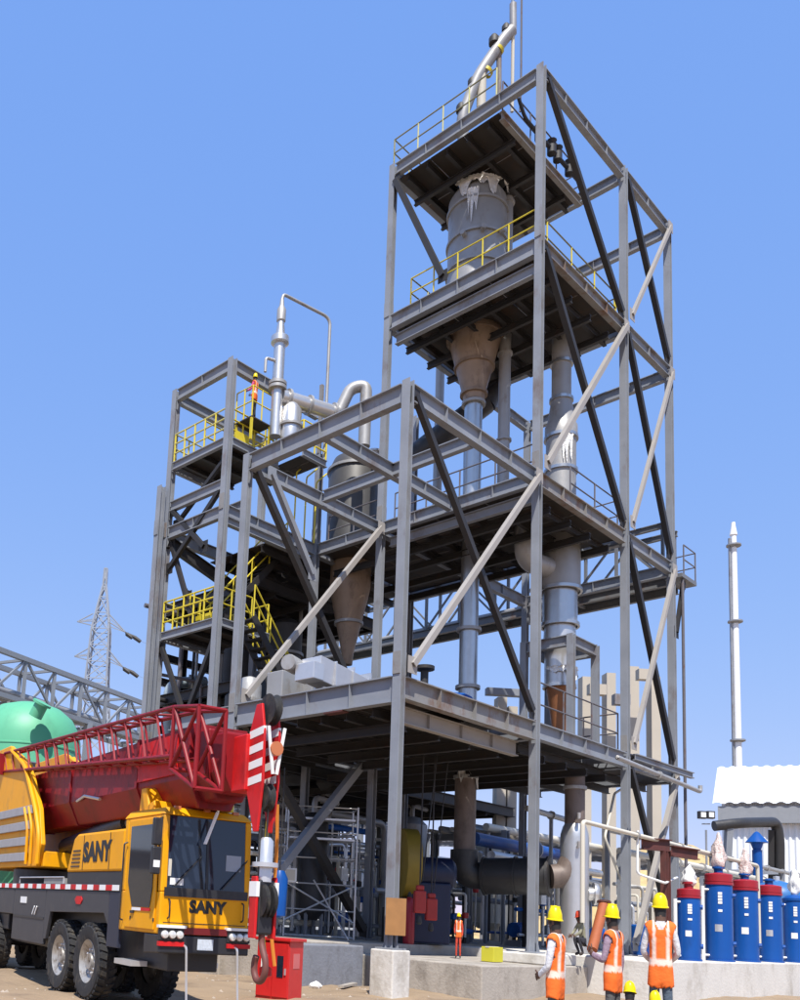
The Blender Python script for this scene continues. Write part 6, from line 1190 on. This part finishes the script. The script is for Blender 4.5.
# ------------------------------------------------------------------ small things on the ground
random.seed(42); q = MB()
for i in range(420):
    t = 11+random.random()*16; s = -4.5+random.random()*9.5; p = CAM+FWH*t+RTH*s
    if p.y > 2.2 and p.x > -0.7 or (p.x > 2.0 and p.y > -1.0): continue
    r = 0.015+0.05*random.random()**3; z = gz(p.x, p.y)
    q.add([(p.x+r*random.uniform(.7, 1.3)*math.cos(a), p.y+r*random.uniform(.7, 1.3)*math.sin(a), z-0.005) for a in (0, 1.26, 2.5, 3.77, 5.03)]+[(p.x+random.uniform(-.3, .3)*r, p.y+random.uniform(-.3, .3)*r, z+r*random.uniform(.5, .9))], [(0, 1, 5), (1, 2, 5), (2, 3, 5), (3, 4, 5), (4, 0, 5)])
q.build('gravel', mat('pale gravel', (0.36, 0.30, 0.24), 0.95, 0, 0.3, 5), None, kind='stuff', label='loose pale stones scattered on the ground')
hs = MB(); pts = [on(238, 968, 'z', 0.03), on(250, 974, 'z', 0.03), on(262, 980, 'z', 0.03), on(270, 979, 'z', 0.03)]
for p in pts: p.z = gz(p.x, p.y)+0.03
hs.tube(fillet(pts, 0.3), 0.03, 8).build('ground_hose', yellow, None, True, label='yellow hose lying on the ground beside the red cabinet', cat='hose')
pb_ = on(316, 985, 'z', 0.05); rock = bmesh.new(); bmesh.ops.create_icosphere(rock, subdivisions=2, radius=0.14)
for v in rock.verts: v.co *= 1+0.25*math.sin(v.co.x*31+1)*math.sin(v.co.y*27+2); v.co.z *= 0.7
me = bpy.data.meshes.new('white_bag'); rock.to_mesh(me); rock.free(); me.materials.append(white); o = bpy.data.objects.new('white_bag', me); COL.objects.link(o); o.location = (pb_.x, pb_.y, gz(pb_.x, pb_.y)+0.06)
tag(o, 'crumpled white plastic bag on the ground in front of the grey upstand', 'bag')
for k, (px_, py_, a, L_, l_) in enumerate(((348, 985, 0.4, 1.1, 'grey timber offcut on the ground left of the pedestal'), (358, 978, 1.3, 0.9, 'brown plank leaning at the foot of the pedestal'))):
    p = on(px_, py_, 'z', 0.08); d = Vector((math.cos(a), math.sin(a), 0.35 if k else 0.02)).normalized()
    MB().bar(p-d*L_/2, p+d*L_/2+Vector((0, 0, 0.3 if k else 0)), 0.14, 0.05).build('timber_plank', plywood if k else concrete, None, label=l_, cat='plank', loc=p)

# ------------------------------------------------------------------ dense pipework: rear bays and slab
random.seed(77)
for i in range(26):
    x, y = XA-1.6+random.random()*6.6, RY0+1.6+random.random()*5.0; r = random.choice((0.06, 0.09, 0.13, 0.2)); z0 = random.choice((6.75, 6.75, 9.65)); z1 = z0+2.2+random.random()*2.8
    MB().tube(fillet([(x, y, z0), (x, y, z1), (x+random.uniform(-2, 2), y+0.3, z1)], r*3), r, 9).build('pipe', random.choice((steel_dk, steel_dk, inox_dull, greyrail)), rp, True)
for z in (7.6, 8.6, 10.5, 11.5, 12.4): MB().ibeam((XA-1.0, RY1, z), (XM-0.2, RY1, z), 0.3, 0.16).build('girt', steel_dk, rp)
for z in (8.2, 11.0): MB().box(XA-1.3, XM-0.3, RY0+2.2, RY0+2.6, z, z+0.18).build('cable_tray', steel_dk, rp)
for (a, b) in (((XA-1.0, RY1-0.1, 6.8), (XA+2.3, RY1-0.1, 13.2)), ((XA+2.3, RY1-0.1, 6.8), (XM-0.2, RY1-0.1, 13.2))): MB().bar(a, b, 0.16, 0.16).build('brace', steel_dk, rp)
for (x, y, r, z0, z1, l_) in ((9.2, 13.2, 0.9, 6.75, 9.3, 'wide dark tank deep in the rear platform behind the near column'), (6.4, 12.6, 0.7, 9.65, 12.8, 'dark upper tank deep in the rear platform behind the brown cone'), (9.6, 12.4, 0.75, 9.65, 12.7, 'dark upper tank deep in the rear platform behind the long duct')):
    t_ = thing('rear_tank', l_, 'tank', (x, y, z0)); MB().lathe((x, y, 0), [(r*0.6, z0), (r, z0+0.25), (r, z1-0.3), (r*0.6, z1-0.08), (0.1, z1)], 24).build('shell', MATS['dark tank'], t_, True); MB().lathe((x, y, 0), [(r, z1-0.6), (r+0.06, z1-0.6), (r+0.06, z1-0.5), (r, z1-0.5)], 24, cap=False).build('flange', inox_dull, t_, True)
def manifold(x, y, w, h, k, label):
    rs = random.Random(300+k); z = B0-0.036; t_ = thing('pipe_manifold', label, 'manifold', (x, y, z), 'pipe manifolds on the shaded slab')
    for a in (0, w): MB().bar((x+a, y, z), (x+a, y, z+h), 0.12, 0.12).build('post', steel_dk, t_)
    for j in range(4):
        zz = z+0.4+j*(h-0.5)/3; r = rs.choice((0.05, 0.07, 0.1)); MB().tube([(x-0.4, y+0.1*j, zz), (x+w+0.4, y+0.1*j, zz)], r, 8).build('header', rs.choice((inox_dull, silver, cream, steel, bluep)), t_, True)
    for j in range(7):
        xx = x+w*(j+0.5)/7; z0_ = z+rs.random()*0.5; z1_ = z+h*(0.45+0.55*rs.random()); r = rs.choice((0.03, 0.045, 0.06))
        MB().tube(fillet([(xx, y-0.15, z0_), (xx, y-0.15, z1_), (xx, y+0.5, z1_)], r*3), r, 8).build('branch_pipe', rs.choice((inox_dull, silver, cream, steel_dk, white)), t_, True)
        if j % 2 == 0: MB().lathe((xx, y-0.15, (z0_+z1_)/2), [(r, -0.1), (0.11, -0.08), (0.11, 0.08), (r, 0.1)], 10).build('valve', rs.choice((steel_dk, rusty, bluep, redc)), t_, True)
    MB().obox((x+w*0.3, y-0.2, z+h*0.55), (0.16, 0, 0), (0, 0.06, 0), (0, 0, 0.2)).build('gauge_box', rs.choice((white, steel_dk, cream)), t_)
for k, (x, y, w, h, l_) in enumerate(((2.6, 6.6, 2.2, 3.4, 'tangled pipe manifold on the slab behind the scaffold'), (5.4, 6.8, 2.4, 3.6, 'tangled pipe manifold on the slab behind the near column'), (8.4, 5.2, 2.4, 1.9, 'low pipe manifold on the slab under the black duct'), (9.2, 9.8, 3.0, 4.4, 'tall pipe manifold on the slab behind the black duct'),
        (11.9, 3.6, 2.6, 3.0, 'pipe manifold on the slab between the vessel and the right corner'), (13.2, 6.6, 3.2, 4.0, 'tall pipe manifold on the slab behind the right tower bay'), (16.2, 5.6, 3.0, 2.8, 'pipe manifold on the slab behind the red oxide stand'), (19.0, 3.4, 3.0, 2.6, 'pipe manifold on the slab behind the tallest blue cylinder'), (6.2, 12.2, 3.6, 4.6, 'far tall pipe manifold on the slab behind the fan'), (12.6, 12.6, 4.0, 4.8, 'far tall pipe manifold on the slab behind the corner column'))): manifold(x, y, w, h, k, l_)
